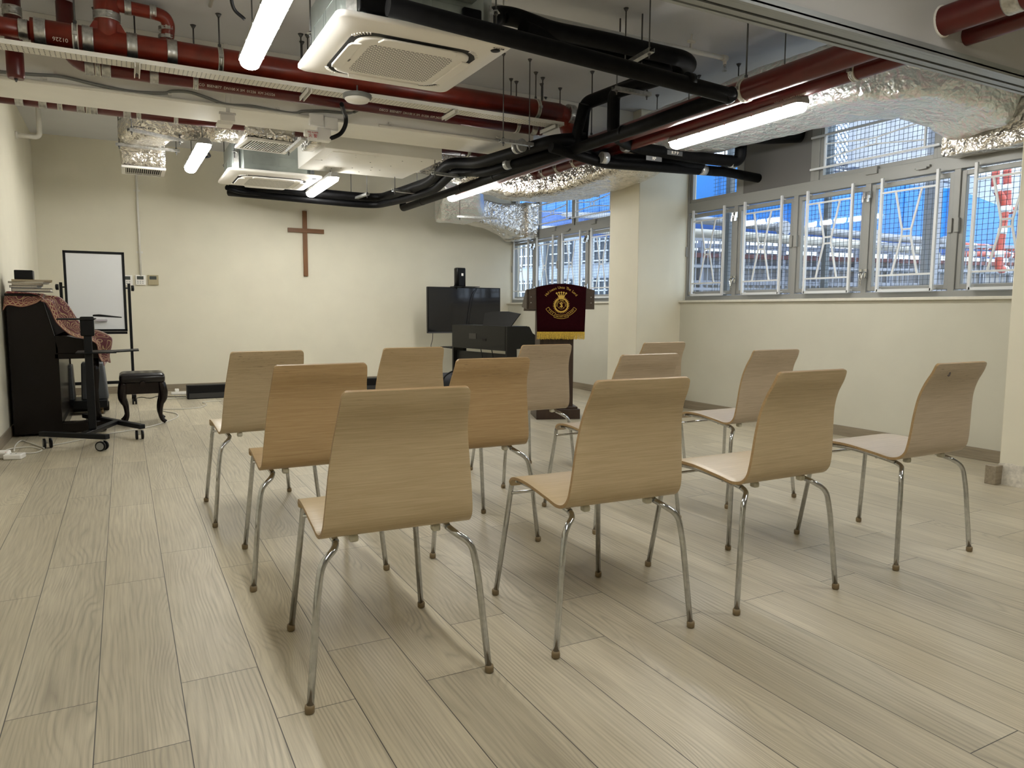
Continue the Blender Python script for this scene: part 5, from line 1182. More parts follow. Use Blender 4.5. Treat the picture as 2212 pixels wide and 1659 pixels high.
drape('patterned_runner', [(P(*a, 1, yn-.02), P(*c, 1, yn+.05)) for a, c in RW], 'red and gold patterned runner twisting down the near side of the piano front', .20)
t_ = drape('patterned_runner', [((-.78, yn, 1.14), (-.78, PY0+.42, 1.142)), ((-.66, yn-.004, 1.142), (-.66, PY0+.42, 1.142)), ((-.575, yn-.006, 1.115), (-.56, PY0+.42, 1.14)), ((-.515, yn-.004, 1.02), (-.49, PY0+.40, 1.09)), ((-.455, yn, .92), (-.41, PY0+.40, .99)), ((-.375, yn, .845), (-.32, PY0+.40, .90)), ((-.29, yn+.01, .79), (-.24, PY0+.40, .83)), ((-.20, yn+.02, .775), (-.15, PY0+.40, .79)), ((-.165, yn+.02, .72), (-.10, PY0+.40, .73)), ((-.16, yn+.03, .63), (-.12, PY0+.36, .66)), ((-.155, yn+.04, .55), (-.125, PY0+.30, .58))],
      'red and gold patterned runner sliding down the front of the piano over the keys')
# books and the black box on the piano
def book(x0, x1, y0, y1, z0, z1, rot, cover, lab):
    c = Vector(((x0+x1)/2, (y0+y1)/2, z0)); R = Matrix.Rotation(rot, 3, 'Z'); t = thing('book', lab, 'book', tuple(c), 'books stacked on the piano'); w, d, h = x1-x0, y1-y0, z1-z0
    b = MB(); 
    for z in (.0015, h-.0015): b.obox(c + Vector((0,0,z)), (w, d, .003), R)
    b.obox(c + R @ Vector((-w/2+.0015, 0, h/2)), (.003, d, h), R); obj('cover', b, cover, t)
    b = MB(); b.obox(c + R @ Vector((-.002, 0, 0)) + Vector((0,0,h/2)), (w-.010, d-.010, h-.006), R); obj('pages', b, simple('page_edges', (.50, .46, .38), .8, nz=.15, nscale=200), t)
zz = 1.152
bk = [(-.765, -.50, .028, .02, simple('dark_navy_cover', (.02,.02,.04), .4), 'dark bound book, lowest of the stack on the piano'), (-.77, -.58, .020, -.05, simple('grey_cover', (.22,.22,.22), .5), 'thin grey book, second from the bottom of the stack on the piano'),
      (-.765, -.56, .014, .06, simple('kraft_cover', (.40,.33,.22), .6), 'thin kraft-coloured book, third in the stack on the piano'), (-.77, -.53, .016, -.12, simple('pale_cover', (.52,.49,.42), .5), 'pale booklet, fourth in the stack on the piano'), (-.77, -.50, .013, .10, simple('tan_cover', (.45,.36,.20), .6), 'tan envelope-like booklet on top of the stack on the piano')]
for (x0, x1, h, r, m_, lab) in bk: book(x0, x1, PY0+.05, PY0+.30, zz, zz+h, r, m_, lab); zz += h + .0008
t = thing('black_box', 'small black box standing on the books on the piano', 'box', (-.68, PY0+.15, zz))
obj('case', mb1('box', (-.745, PY0+.10, zz), (-.62, PY0+.22, zz+.075)), BLK, t, .006); obj('front_face', mb1('box', (-.738, PY0+.098, zz+.008), (-.627, PY0+.10, zz+.067)), BLKM, t, .002)

# whiteboard on its stand
wy = 8.95; A_ = [P(u, v, 1, wy) for u, v in ((134, 541), (267, 545), (277, 716), (141, 716))]
x0, x1, z0, z1 = A_[0].x+.005, A_[1].x, A_[3].z, A_[0].z
t = thing('whiteboard_stand', 'white whiteboard in a black frame on a rolling stand before the front wall', 'whiteboard', ((x0+x1)/2, wy, 0))
WBM = simple('whiteboard_surface', (.66, .67, .68), .13)
obj('board', mb1('box', (x0+.018, wy-.008, z0+.018), (x1-.018, wy+.008, z1-.018)), WBM, t)
b = MB(); fw = .022
b.box((x0, wy-.014, z0), (x0+fw, wy+.014, z1)); b.box((x1-fw, wy-.014, z0), (x1, wy+.014, z1)); b.box((x0, wy-.014, z0), (x1, wy+.014, z0+fw)); b.box((x0, wy-.014, z1-fw), (x1, wy+.014, z1)); obj('frame', b, BLKM, t, .003)
obj('pen_tray', mb1('box', (x0+.05, wy-.06, z0-.03), (x1, wy+.01, z0-.004)), BLKM, t, .003)
zk = P(128, 620, 1, wy).z
for s, x in ((-1, x0-.035), (1, x1+.035)):
    obj('upright', mb1('box', (x-.014, wy+.0, .10), (x+.014, wy+.028, zk+.05)), BLKM, t, .003); obj('pivot_knob', mb1('lathe', (x, wy+.014, zk), [(.030, s*.02), (.032, s*.045), (.02, s*.05)] if s > 0 else [(.02, -.05), (.032, -.045), (.030, -.02)], 12, 0, 'X'), BLK, t)
    obj('pivot', mb1('cyl', (x, wy+.014, zk), (x-s*.035, wy, zk), .008, 10), BLKM, t)
    ft = obj('foot', mb1('box', (x-.018, wy-.27, .075), (x+.018, wy+.30, .105)), BLKM, t, .003)
    for y in (wy-.24, wy+.27): obj('castor', join(mb1('cyl', (x-.022, y, .032), (x-.006, y, .032), .032, 18), mb1('cyl', (x+.006, y, .032), (x+.022, y, .032), .032, 18), mb1('box', (x-.01, y-.014, .03), (x+.01, y+.014, .076))), BLK, ft)
obj('lower_bar', mb1('box', (x0-.035, wy, P(200, 828, 1, wy).z-.016), (x1+.035, wy+.025, P(200, 828, 1, wy).z+.016)), BLKM, t)
obj('eraser_strip', mb1('box', tuple(P(206, 690, 1, wy-.03)), (P(232, 694, 1, wy-.03).x, wy-.008, P(232, 694, 1, wy-.03).z)), simple('lilac_grey', (.40, .37, .40), .5), t)

# rolling laptop table
sx, sy = -.30, 6.18; col = P(207, 900, 1, 6.2)
t = thing('rolling_stand', 'black rolling stand with two thin shelves beside the piano', 'stand', (col.x, 6.2, 0))
f1, f2 = P(103, 968, 2, 0), P(221, 974, 2, 0); r1_, r2_ = P(190, 925, 2, 0), P(302, 949, 2, 0); zf_ = .105
def ar(a, c_): return mb1('bar', (a.x, a.y, zf_), (c_.x, c_.y, zf_), .045, .035)
e1 = f1 + (f1-f2).normalized()*.05; e2 = f2 + (f2-f1).normalized()*.05; g1 = r1_ + (r1_-r2_).normalized()*.05; g2 = r2_ + (r2_-r1_).normalized()*.05
obj('front_base_bar', ar(e1, e2), BLKM, t, .004); obj('rear_base_bar', ar(g1, g2), BLKM, t, .004)
mid1 = f1.lerp(f2, .65); mid2 = r1_.lerp(r2_, .6); obj('link_bar', mb1('bar', (mid1.x, mid1.y, zf_+.002), (mid2.x, mid2.y, zf_+.002), .05, .03), BLKM, t, .003)
for p, an in ((f1, 12), (f2, 62), (r1_, 40), (r2_, 4)):
    wh = MB(); 
    ax = Vector((math.cos(math.radians(an)), math.sin(math.radians(an)), 0)); pc = Vector((p.x, p.y+.01, .036))
    for k in (-.020, .020): wh.cyl(pc+ax*(k-.008), pc+ax*(k+.008), .036, 22)
    cs = obj('castor', wh, BLK, t); wt = MB()
    for k in (-.029, .029): wt.cyl(pc+ax*(k-.0015), pc+ax*(k+.0015), .027, 22)
    obj('tyre', wt, simple('grey_tyre', (.22, .22, .21), .6), cs); obj('fork', join(mb1('box', (p.x-.010, p.y-.01, .036), (p.x+.010, p.y+.02, .088))), STEEL, cs)
cx_, cy_ = mid1.lerp(mid2, .28).x, mid1.lerp(mid2, .28).y
ztop = P(205, 688, 1, cy_).z; zsh = P(210, 762, 1, cy_).z
obj('column', mb1('box', (cx_-.026, cy_-.022, zf_+.018), (cx_+.026, cy_+.022, ztop-.02)), BLKM, t, .006)
obj('height_clamp', mb1('box', (cx_-.045, cy_-.035, ztop-.13), (cx_+.045, cy_+.05, P(214, 684, 1, cy_).z)), BLK, t, .01)
obj('top_shelf', mb1('box', (P(122, 685, 1, cy_).x, cy_-.05, ztop-.010), (P(198, 684, 1, cy_).x+.02, cy_+.30, ztop)), BLKM, t, .003)
b = MB(); a = P(214, 681, 1, cy_); c_ = P(263, 685, 1, cy_); b.prism([(a.x-.04, cy_-.03, a.z-.008), (c_.x, cy_-.03, c_.z-.006), (c_.x, cy_-.03, c_.z), (a.x, cy_-.03, a.z+.006), (a.x-.04, cy_-.03, a.z+.004)], (0, .30, 0)); obj('tilting_leaf', b, BLKM, t, .001)
a = P(163, 762, 1, cy_); c_ = P(300, 757, 1, cy_); m1_ = P(252, 764, 1, cy_)
obj('lower_shelf', mb1('box', (a.x, cy_-.05, zsh-.004), (m1_.x, cy_+.28, zsh+.006)), BLKM, t, .003); b = MB(); b.bar((m1_.x-.02, cy_+.1, zsh+.004), (c_.x, cy_+.1, c_.z), .26, .008); obj('lower_leaf', b, BLKM, t)

# piano stool
ss = P(308, 915, 2, 0); sy0, sy1 = 7.12, 7.44; sxa, sxb = P(257, 800, 1, sy0).x, P(355, 797, 1, sy0).x; szt = P(305, 806, 1, sy0).z
STW = simple('dark_polished_stool_wood', (.008, .0035, .003), .2, spec=.35, nz=.3, nscale=6)
t = thing('piano_stool', 'dark padded piano stool with cabriole legs', 'stool', ((sxa+sxb)/2, (sy0+sy1)/2, 0))
K = 22; vs = []; 
def seat_z(fx, fy):
    e = min(fx, 1-fx, fy, 1-fy); z = .020*(1-max(0, 1-e/.10)**2) ; d = 0
    for bx in (.2, .4, .6, .8):
        for by in (.25, .5, .75): d += math.exp(-(((fx-bx)/.05)**2 + ((fy-by)/.07)**2))
    return z - .012*d
for i in range(K+1):
    for j in range(K+1): fx, fy = i/K, j/K; vs.append((sxa + (sxb-sxa)*fx, sy0 + (sy1-sy0)*fy, szt-.02 + seat_z(fx, fy)))
b = MB(); b.add(vs, [(i*(K+1)+j, (i+1)*(K+1)+j, (i+1)*(K+1)+j+1, i*(K+1)+j+1) for i in range(K) for j in range(K)], 0, True)
b2 = MB(); loft([[Vector(((sxa+sxb)/2 + x, (sy0+sy1)/2 + y, z)) for x, y in rrect((sxb-sxa)/2*s, (sy1-sy0)/2*s, .03, 4)] for z, s in ((szt-.085, .97), (szt-.075, 1.01), (szt-.045, 1.02), (szt-.018, .995))], b2)
st = obj('cushion', join(b, b2), simple('black_buttoned_leather', (.008, .0055, .0055), .28, bump=.1, nscale=60), t, recalc=True)
b = MB()
for bx in (.2, .4, .6, .8):
    for by in (.25, .5, .75): b.lathe((sxa+(sxb-sxa)*bx, sy0+(sy1-sy0)*by, szt-.012), [(.007, -.004), (.009, 0), (.004, .003)], 10)
obj('button', b, BLK, st)
zr = szt-.085; b = MB(); q = .02
b.box((sxa+q, sy0+.012, zr-.10), (sxb-q, sy0+.03, zr)); b.box((sxa+q, sy1-.03, zr-.085), (sxb-q, sy1-.012, zr)); b.box((sxa+.012, sy0+q, zr-.085), (sxa+.03, sy1-q, zr)); b.box((sxb-.03, sy0+q, zr-.085), (sxb-.012, sy1-q, zr)); obj('apron', b, STW, t, .003)
obj('height_knob', mb1('lathe', ((sxa+sxb)/2, sy0+.01, zr-.01), [(.022, -.045), (.024, -.03), (.010, -.02), (.010, 0)], 14, 0, 'Y'), STW, t)
for x, s in ((sxa+.028, -1), (sxb-.028, 1)):
    for y in (sy0+.03, sy1-.03): obj('leg', mb1('tube', spline([(x, y, zr), (x+s*.010, y, zr-.06), (x+s*.012, y, zr-.14), (x-s*.010, y, .17), (x-s*.018, y, .09), (x-s*.004, y, .04), (x+s*.022, y, .012)], 5), .02, 14, True, 0, [.030 + (.010*math.sin(min(1, i/14)*PI)) - .012*min(1, i/22) for i in range(31)]), STW, t)
# amplifier / floor speaker bars along the front wall
for (u0, u1, lab, yf) in ((405, 835, 'long low black speaker bar on the floor along the front wall', 8.87),):
    a, c_ = P(u0, 863, 2, 0), P(u1, 845, 2, 0); yf = a.y; xa = a.x; xb_ = P(u1, 850, 1, yf).x; h = P(410, 833, 1, a.y).z if u0 < 600 else .19
    t = thing('speaker_bar', lab, 'speaker', (xa, yf, 0)); obj('case', mb1('box', (xa, yf, .0), (xb_, yf+.16, h)), BLKM, t, .006); obj('upper_grille', mb1('box', (xa+.02, yf-.004, h*.58), (xb_-.01, yf, h*.93)), BLK, t); obj('lower_panel', mb1('box', (xa+.02, yf-.006, h*.06), (xb_-.01, yf, h*.42)), simple('dark_grey_panel', (.03, .03, .03), .35), t)
# flat screen on trolley with a camera box on top
ty = 9.35; A_ = [P(u, v, 1, ty) for u, v in ((923, 619), (1080, 623), (926, 720))]; x0, x1, zt_, zb_ = A_[0].x, A_[1].x, A_[0].z, A_[2].z
t = thing('flat_screen', 'large black flat screen television on a trolley in the front right corner', 'television', ((x0+x1)/2, ty, 0))
obj('bezel', mb1('box', (x0, ty-.012, zb_), (x1, ty+.04, zt_)), BLK, t, .004); obj('screen', mb1('box', (x0+.012, ty-.014, zb_+.028), (x1-.012, ty-.011, zt_-.012)), simple('glossy_screen', (.010, .010, .012), .08), t)
obj('chin', mb1('box', (x0+.004, ty-.016, zb_+.002), (x1-.004, ty-.012, zb_+.018)), simple('dark_chin', (.06, .06, .065), .3), t)
xm = (x0+x1)/2
obj('column', mb1('box', (xm-.05, ty+.05, .10), (xm+.05, ty+.11, zt_-.02)), BLKM, t); obj('shelf', mb1('box', (xm-.32, ty-.25, .50), (xm+.25, ty+.12, .515)), BLKM, t, .003)
for sg in (-1, 1):
    f = obj('foot', mb1('bar', (xm+sg*.30, ty-.28, .085), (xm+sg*.30, ty+.34, .085), .05, .04), BLKM, t)
    for y in (ty-.25, ty+.31): obj('castor', mb1('cyl', (xm+sg*.30-.015, y, .033), (xm+sg*.30+.015, y, .033), .033, 16), BLK, f)
obj('base_bar', mb1('box', (xm-.32, ty+.05, .065), (xm+.32, ty+.11, .105)), BLKM, t)
pl_ = P(977, 621, 1, ty); pr_ = P(1030, 621, 1, ty); obj('camera_shelf', join(mb1('box', (pl_.x, ty-.10, zt_+.004), (pr_.x, ty+.08, zt_+.012)), mb1('box', (pl_.x+.05, ty-.02, zt_-.03), (pl_.x+.07, ty+.06, zt_+.03))), BLKM, t, .002)
obj('shelf_prop', mb1('box', (xm-.02, ty+.04, zt_-.05), (xm+.02, ty+.06, zt_+.006)), BLKM, t)
a, c_ = P(984, 619, 1, ty-.03), P(1004, 579, 1, ty-.03)
t = thing('tower_device', 'small black upright speaker box standing on top of the television', 'speaker', (a.x, ty, zt_+.012))
b = MB(); w_ = (c_.x-a.x)/2; loft([[Vector(((a.x+c_.x)/2 + x, ty-.02 + y, z)) for x, y in rrect(w_, .05, .02, 4)] for z in (zt_+.0125, c_.z-.012)] + [[Vector(((a.x+c_.x)/2 + x*.9, ty-.02 + y*.9, c_.z)) for x, y in rrect(w_, .05, .02, 4)]], b); obj('body', b, BLK, t)
obj('grille', mb1('box', ((a.x+c_.x)/2-w_*.5, ty-.074, zt_+.02), ((a.x+c_.x)/2+w_*.6, ty-.069, c_.z-.03)), BLKM, t); obj('badge', mb1('box', ((a.x+c_.x)/2+.0, ty-.077, zt_+.155), ((a.x+c_.x)/2+.028, ty-.073, zt_+.19)), WHITEP, t)
# digital piano
near = Vector((3.83, 7.28, 0)); dl = Vector((-.165, .986, 0)).normalized(); dx_ = Vector((.986, .165, 0)).normalized(); Ld = 1.14
RD = Matrix((dx_, dl, Z_)).transposed(); DPM = simple('black_satin_laminate', (.008, .008, .0075), .38, spec=.3)
t = thing('digital_piano', 'black digital piano with its back and near cheek showing, left of the lectern', 'piano', tuple(near + dl*.5))
def dpt(x, y, z): return near + dx_*x + dl*y + Z_*z
def dbox(x0, y0, z0, x1, y1, z1): b = MB(); return b.add([dpt(x, y, z) for z in (z0, z1) for x, y in ((x0, y0), (x1, y0), (x1, y1), (x0, y1))], [(0,3,2,1),(4,5,6,7),(0,1,5,4),(1,2,6,5),(2,3,7,6),(3,0,4,7)])
for y in (0, Ld-.03):
    b = MB(); b.prism([dpt(0, y, .0), dpt(.42, y, .0), dpt(.42, y, .06), dpt(.16, y, .08), dpt(.14, y, .58), dpt(.52, y, .60), dpt(.52, y, .70), dpt(.44, y, .725), dpt(.375, y, .76), dpt(.335, y, .825), dpt(.32, y, .838), dpt(0, y, .842)], dl*.03); obj('cheek', b, DPM, t)
obj('back_panel', dbox(-.004, .03, .56, .012, Ld-.03, .842), DPM, t); obj('top', dbox(0, .03, .825, .32, Ld-.03, .842), DPM, t); obj('key_bed', dbox(.01, .03, .58, .50, Ld-.03, .62), DPM, t)
obj('fallboard', dbox(.32, .03, .70, .50, Ld-.03, .715), DPM, t); obj('lower_panel', dbox(.05, .03, .12, .07, Ld-.03, .52), DPM, t)
obj('socket_plate', dbox(-.010, .60, .68, -.003, .75, .745), simple('dark_socket', (.03, .028, .025), .4), t); obj('socket_plate', dbox(-.010, .40, .66, -.003, .47, .69), BLK, t)
b = MB()
for y in (.30, .52): b.tube([dpt(.0, y, .58), dpt(.03, y, .45), dpt(.03, y+.01, .14)], .006, 8)
obj('lead', b, BLK, t)
b = MB(); q = [dpt(.06, .10, .842), dpt(.06, .60, .842), dpt(.0, .70, 1.02), dpt(-.01, .52, 1.045), dpt(-.01, .30, 1.045), dpt(.0, .10, 1.03)]; b.prism([dpt(.10, .06, .842), dpt(.10, .62, .842), dpt(.19, .70, .99), dpt(.20, .55, 1.01), dpt(.20, .25, 1.01), dpt(.19, .0, .985)], dx_*.012); obj('music_rest', b, BLK, t)
t = thing('equipment_bag', 'dark rounded bag on the floor between the trolley and the digital piano', 'bag', (3.35, 7.95, 0))
c = P(965, 850, 2, 0); c = P(968, 848, 2, .02); b = MB(); loft([[Vector((c.x+.10 + x, c.y+.25 + y, z)) for x, y in rrect(.30*s, .17*s, .08*s, 5)] for z, s in ((.0, .85), (.04, 1), (.13, 1), (.20, .85), (.235, .45))], b); obj('body', b, simple('dark_slate_fabric', (.02, .022, .028), .6, bump=.4, nscale=12), t)
obj('strap', mb1('tube', spline([(c.x-.05, c.y+.08, .10), (c.x-.02, c.y+.04, .22), (c.x+.12, c.y+.06, .27), (c.x+.25, c.y+.08, .14)], 6), .010, 8), BLK, t)
# lectern with its banner
LA = math.radians(-21); L0 = P(1212, 905, 2, 0); L0 = Vector((L0.x, L0.y, 0)); ly = L0.y
def PLc(u, v):                   # meet the lectern's own upright front plane; answer in its unrotated frame
    d = CR @ np.array([(u - CX) / F, -(v - CY) / F, -1.0]); n = (-math.sin(LA), math.cos(LA)); t_ = (n[0]*L0.x + n[1]*L0.y)/(n[0]*d[0] + n[1]*d[1])
    q = Vector((d[0]*t_, d[1]*t_, H + d[2]*t_)); r = (q.x-L0.x)*math.cos(LA) + (q.y-L0.y)*math.sin(LA); return Vector((L0.x + r, ly, q.z))
LX = [PLc(u, 640).x for u in (1143, 1281)]; lz0 = PLc(1200, 668).z; lz1 = PLc(1145, 625).z; lzc = PLc(1213, 614).z
t = thing('lectern', 'dark wooden lectern with a wide curved desk, standing at the front', 'lectern', tuple(L0)); t.rotation_euler = (0, 0, LA); xm = (LX[0]+LX[1])/2
b = MB(); q = [(LX[0]+(LX[1]-LX[0])*k/12, ly, lz1 + (lzc-lz1)*math.sin(PI*k/12)) for k in range(13)]; b.prism([(LX[1], ly, lz0), (LX[0], ly, lz0)] + q, (0, .022, 0)); obj('front_board', b, LECTH, t, .002)
for x in (LX[0]-.02, LX[1]-.002):
    b = MB(); b.prism([(x, ly+.022, lz0), (x, ly+.36, lz0+.02), (x, ly+.36, lz1-.16), (x, ly+.10, lz1-.005), (x, ly+.022, lz1)], (.022, 0, 0))
    obj('side_board', b, LECTH, t, .002)
obj('desk_top', mb1('prism', [(LX[0], ly+.022, lz1-.03), (LX[0], ly+.36, lz1-.18), (LX[0], ly+.36, lz1-.20), (LX[0], ly+.022, lz1-.05)], (LX[1]-LX[0], 0, 0)), LECTH, t)
ux0, ux1 = PLc(1168, 800).x, PLc(1241, 800).x
obj('column', mb1('box', (ux0, ly+.06, .10), (ux1, ly+.36, lz0+.03)), LECTW, t, .003); b = MB(); b.box((ux0+.035, ly+.054, .16), (ux1-.035, ly+.061, lz0-.02)); obj('inset_panel', b, LECTW, t, .002)
bx0, bx1 = PLc(1158, 895).x, PLc(1252, 895).x; obj('base', mb1('box', (bx0, ly-.02, 0), (bx1, ly+.36, .095)), LECTW, t, .004); obj('base_cap', mb1('box', (bx0+.02, ly+.0, .095), (bx1-.02, ly+.35, .115)), LECTW, t, .004)
b = MB()
for x in (LX[0]+.018, LX[1]-.018):
    for z in (lz0+.06, lz1-.07): b.lathe((x, ly-.001, z), [(.005, 0), (.004, -.0015)], 8, 0, 'Y')
obj('screw', b, STEEL, t)
VEL = simple('maroon_velvet', (.017, .0008, .0022), .85, spec=.06, nz=.15, nscale=60)
yb2 = ly-.006; BX0, BX1, bz0, bz1 = PLc(1158, 640).x, PLc(1266, 640).x, PLc(1200, 718).z, lzc
t = thing('lectern_banner', 'maroon banner with a gold crest and fringe hanging over the lectern', 'banner', tuple(L0)); t.rotation_euler = (0, 0, LA); bc = (BX0+BX1)/2; bw = BX1-BX0
b = MB(); n = 16; top = [(BX0 + bw*k/n, lz1 + (lzc-lz1)*math.sin(PI*(((BX0 + bw*k/n)-LX[0])/(LX[1]-LX[0])))+.004) for k in range(n+1)]
rows = []
for j in range(9):
    f = j/8; rows.append([(bc + (x-bc)*(1-.045*(1-f)), yb2 - .002*math.sin(x*40)*(1-f), bz0 + (z-bz0)*f) for x, z in top])
vs = [v for r in rows for v in r] + [(x, ly+.06, z-.004) for x, z in top] + [(x, ly+.26, z-.115) for x, z in top]; W_ = n+1
b.add(vs, [(j*W_+k, j*W_+k+1, (j+1)*W_+k+1, (j+1)*W_+k) for j in range(10) for k in range(n)], 0, True); cl = obj('cloth', b, VEL, t, recalc=False); md = cl.modifiers.new('solid', 'SOLIDIFY'); md.thickness = .003; md.offset = 0
FR = simple('gold_fringe', (.50, .33, .035), .6, nz=.35, nscale=90); fb = MB(); rn = random.Random(2); fx0, fx1 = bc-bw/2*.955, bc+bw/2*.955; x = fx0
fb.box((fx0, yb2-.006, bz0-.008), (fx1, yb2, bz0+.006))
while x < fx1:
    l = .062 + rn.uniform(-.006, .006); fb.bar((x, yb2-.003+rn.uniform(-.002,.002), bz0-.004), (x+rn.uniform(-.003,.003), yb2-.003, bz0-l), .0032, .003, up=(0,1,0)); x += .0034
fr = obj('fringe', fb, FR, t, recalc=False); fr['kind'] = 'stuff'
# the crest
sc = bw/108.0; ex = bc + 0; yE = yb2-.0045
def bp(u, v): return (bc + (u-1210.5)*sc, yE, PLc(1200, v).z)          # banner picture coordinates to the cloth plane
E_ = MB(); cc = Vector(bp(1210.5, 659)); R0 = 15.2*sc
def ringpoly(mb, c, r0, r1, n=48, a0=0, a1=2*PI):
    vs = []; fs = []
    for k in range(n+1): a = a0 + (a1-a0)*k/n; vs += [(c[0]+r0*math.cos(a), yE, c[2]+r0*math.sin(a)), (c[0]+r1*math.cos(a), yE, c[2]+r1*math.sin(a))]
    for k in range(n): fs.append((2*k, 2*k+1, 2*k+3, 2*k+2))
    mb.add(vs, fs)
ringpoly(E_, cc, R0*.84, R0)
for k in range(30):
    a = 2*PI*k/30; w = .07
    if abs(a-PI/2) < .5: continue
    E_.add([(cc.x+R0*.98*math.cos(a-w), yE, cc.z+R0*.98*math.sin(a-w)), (cc.x+R0*.98*math.cos(a+w), yE, cc.z+R0*.98*math.sin(a+w)), (cc.x+R0*1.22*math.cos(a), yE, cc.z+R0*1.22*math.sin(a))], [(0,1,2)])
ringpoly(E_, cc, R0*.54, R0*.57)
obj('sunburst_ring', E_, TXTG, t, recalc=False)
Cm = MB(); cz = cc.z + R0*.98; cw = R0*.42
Cm.add([(cc.x-cw, yE-.0005, cz), (cc.x+cw, yE-.0005, cz), (cc.x+cw*1.1, yE-.0005, cz+R0*.24), (cc.x-cw*1.1, yE-.0005, cz+R0*.24)], [(0,1,2,3)])
for k in range(5):
    a = (k-2)/2; tip = Vector((cc.x + a*cw*1.6, yE, cz + R0*(.78-.12*a*a))); base = Vector((cc.x + a*cw*.8, yE, cz+R0*.22)); s_ = .10*R0
    Cm.add([(base.x-s_, yE, base.z), (base.x+s_, yE, base.z), (tip.x+s_*.25, yE, tip.z), (tip.x-s_*.25, yE, tip.z)], [(0,1,2,3)]); ringpoly(Cm, tip, 0.0001, R0*.13, 10)
obj('crown', Cm, TXTG, t, recalc=False)
L_ = MB()
def arc_text(txt, size, c, r, a_mid, span, inside=False):
    n = len(txt); bs = []
    for i, ch in enumerate(txt):
        if ch == ' ': continue
        a = a_mid + (span/2 - span*i/(n-1) if not inside else -span/2 + span*i/(n-1)); ca, sa = math.cos(a), math.sin(a)
        ex_ = Vector((sa, 0, -ca)) if not inside else Vector((-sa, 0, ca)); ey_ = Vector((ca, 0, sa)) if not inside else Vector((-ca, 0, -sa))
        bs.append(place_text(ch, size, (c[0]+r*ca, yE, c[2]+r*sa), ex_, ey_, extrude=.0003))
    return join(*bs)
c2 = (cc.x, yE, cc.z - 4*sc)
obj('motto_lettering', arc_text('Holiness Unto The Lord', 7.6*sc, c2, 41*sc, PI/2, math.radians(104)), TXTG, t, recalc=False)
obj('ring_lettering', arc_text('BLOOD AND FIRE', 4.2*sc, cc, R0*.70, PI/2, math.radians(200)), TXTG, t, recalc=False)
m_ = join(place_text('S', 15*sc, (cc.x, yE, cc.z), X_, Z_, extrude=.0004)); m_.box((cc.x-.5*sc, yE-.0003, cc.z-6.4*sc), (cc.x+.5*sc, yE, cc.z+6.4*sc)); m_.box((cc.x-2.6*sc, yE-.0003, cc.z-3.9*sc), (cc.x+2.6*sc, yE, cc.z-3.1*sc))
m_.bar((cc.x-5*sc, yE, cc.z-6*sc), (cc.x+4.6*sc, yE, cc.z+5*sc), .0006, .6*sc, up=(0,0,1)); m_.bar((cc.x+5*sc, yE, cc.z-6*sc), (cc.x-4.6*sc, yE, cc.z+5*sc), .0006, .6*sc, up=(0,0,1)); obj('monogram', m_, TXTG, t, recalc=False)
rb_ = MB(); cr_ = (cc.x, yE, cc.z + 14*sc); 
for r in (33*sc, 40*sc): ringpoly(rb_, cr_, r-.35*sc, r+.35*sc, 24, math.radians(270-56), math.radians(270-22)); ringpoly(rb_, cr_, r-.35*sc, r+.35*sc, 24, math.radians(270+22), math.radians(270+56))
for r in (35*sc, 42.5*sc): ringpoly(rb_, cr_, r-.35*sc, r+.35*sc, 24, math.radians(270-22), math.radians(270+22))
for s in (-1, 1):
    for ang, ra, rb__ in ((22, 33, 42.5), (56, 33, 40)):
        a = math.radians(270 + s*ang); rb_.bar((cr_[0]+ra*sc*math.cos(a), yE, cr_[2]+ra*sc*math.sin(a)), (cr_[0]+rb__*sc*math.cos(a), yE, cr_[2]+rb__*sc*math.sin(a)), .0006, .6*sc)
obj('ribbon', rb_, TXTG, t, recalc=False)
obj('ribbon_lettering', join(arc_text('THE', 5*sc, cr_, 36.5*sc, math.radians(270-38), math.radians(16), True), arc_text('SALVATION', 4.8*sc, cr_, 38.8*sc, math.radians(270), math.radians(34), True), arc_text('ARMY', 5*sc, cr_, 36.5*sc, math.radians(270+38), math.radians(20), True)), TXTG, t, recalc=False)
# metal trolley with grey cases behind the piano
t = thing('equipment_trolley', 'low black trolley on castors behind the piano, partly hidden', 'trolley', (-.35, 8.1, 0)); ya_ = 8.02
a, c_ = P(138, 868, 1, ya_), P(232, 865, 1, ya_); obj('deck', mb1('box', (a.x-.02, ya_, P(180, 883, 1, ya_).z), (c_.x, ya_+.38, P(180, 866, 1, ya_).z)), BLKM, t, .006)
zd = P(180, 866, 1, ya_).z
for x in (a.x+.05, c_.x-.05):
    for y in (ya_+.04, ya_+.34): obj('castor', join(mb1('cyl', (x-.014, y, .026), (x+.014, y, .026), .026, 16), mb1('box', (x-.012, y-.01, .03), (x+.012, y+.02, P(180, 883, 1, ya_).z+.002))), simple('brass_castor', (.16, .11, .05), .4, .6), t)
GC = simple('grey_plastic_case', (.10, .105, .11), .5)
for u0, u1, v1, lab in ((134, 158, 789, 'grey plastic case on the trolley, left one, seen under the piano keys'), (176, 231, 783, 'grey plastic speaker case on the trolley, right one, behind the rolling stand')):
    a, c_ = P(u0, 866, 1, ya_+.06), P(u1, v1, 1, ya_+.06); w_ = c_.x-a.x; b = MB(); b.prism([(a.x, ya_+.06, zd+.001), (c_.x, ya_+.06, zd+.001), (c_.x-w_*.12, ya_+.06, c_.z), (a.x+w_*.05, ya_+.06, c_.z)], (0, .24, 0)); t = thing('speaker_case', lab, 'case', (a.x, ya_+.06, zd)); obj('shell', b, GC, t, .012); obj('grille', mb1('prism', [(a.x+w_*.12, ya_+.056, zd+.02), (c_.x-w_*.10, ya_+.056, zd+.02), (c_.x-w_*.20, ya_+.056, c_.z-.03), (a.x+w_*.15, ya_+.056, c_.z-.03)], (0, .006, 0)), simple('grey_grille', (.07, .075, .08), .6), t)
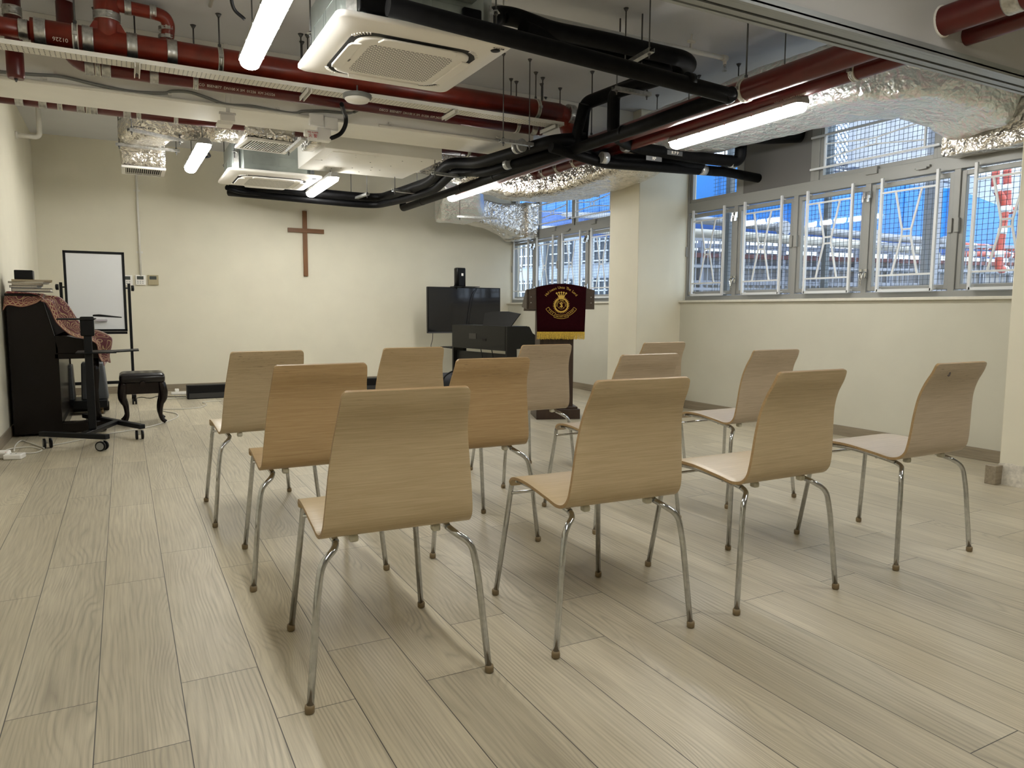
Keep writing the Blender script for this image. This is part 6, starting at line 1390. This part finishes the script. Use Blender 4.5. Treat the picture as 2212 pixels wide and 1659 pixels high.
# cables and sockets on the floor
def fc(name, uv, r, mat, lab, cat='cable'):
    pts = [P(u, v, 2, r+.001) for u, v in uv]; return cable(name, pts, r, mat, lab, cat)
WC = simple('white_cable', (.62, .60, .54), .45)
fc('floor_cable', [(308, 925), (340, 917), (370, 907), (384, 900), (380, 893), (358, 889), (350, 885)], .0045, WC, 'white cable looping on the floor right of the stool')
fc('floor_cable', [(352, 884), (400, 883), (432, 880), (446, 874), (438, 869), (452, 867), (478, 866)], .0045, WC, 'white cable with a kink on the floor before the speaker bar')
fc('floor_cable', [(288, 862), (305, 858), (325, 860), (345, 855), (375, 857), (402, 856)], .004, BLK, 'thin dark cable along the foot of the front wall')
fc('floor_cable', [(356, 862), (402, 859)], .004, WC, 'short white cable left of the speaker bar')
fc('floor_cable', [(95, 968), (80, 962), (60, 955), (45, 952), (33, 962), (30, 975)], .005, WC, 'white cable arching from the adaptor by the left wall')
fc('floor_cable', [(10, 980), (14, 972), (40, 967), (70, 966), (90, 972), (75, 978), (45, 980), (25, 985)], .005, WC, 'white cable coiled round the plug by the left wall')
fc('floor_cable', [(110, 962), (140, 957), (175, 950), (230, 938), (305, 926)], .004, WC, 'white cable running under the rolling stand')
t = thing('power_strip', 'white power strip on the floor left of the speaker bar', 'power strip', tuple(P(372, 854, 2, 0))); p, q = P(370, 853, 2, 0), P(404, 852, 2, 0); obj('body', mb1('bar', (p.x, p.y, .018), (q.x, q.y, .018), .05, .034), WHITEP, t, .006); obj('plug', mb1('box', (p.x+.04, p.y-.02, .036), (p.x+.085, p.y+.02, .07)), WHITEP, t, .006)
t = thing('socket_block', 'white socket adaptor lying on the floor at the left edge', 'socket', tuple(P(30, 992, 2, 0))); p = P(31, 992, 2, 0); b = MB(); b.obox((p.x, p.y+.02, .018), (.11, .09, .036), Matrix.Rotation(-.25, 3, 'Z')); obj('body', b, WHITEP, t, .008); b = MB(); 
for k in (-.02, .01): b.obox((p.x+k, p.y+.02, .0365), (.004, .014, .001), Matrix.Rotation(-.25, 3, 'Z'))
obj('slot', b, DARK, t)
t = thing('mains_plug', 'white three-pin plug with a red mark at the left edge of the floor', 'plug', tuple(P(8, 990, 2, 0))); p = P(9, 992, 2, 0); b = MB(); b.obox((p.x, p.y+.02, .03), (.075, .05, .05), Matrix.Rotation(-.4, 3, 'Z') @ Matrix.Rotation(.3, 3, 'X')); obj('body', b, WHITEP, t, .010); obj('mark', mb1('box', (p.x+.008, p.y-.010, .040), (p.x+.020, p.y-.006, .05)), TXTR, t)
cable('screen_cable', [P(935, 720, 1, 9.33), P(934, 735, 1, 9.33), P(931, 748, 1, 9.33), P(936, 765, 1, 9.33)], .004, BLK, 'black cable hanging below the left end of the television')
cable('screen_cable', [P(1030, 624, 1, 9.32), P(1022, 640, 1, 9.30), P(1016, 670, 1, 9.30), P(1012, 702, 1, 9.30)], .004, BLK, 'black cable hanging in front of the television screen')
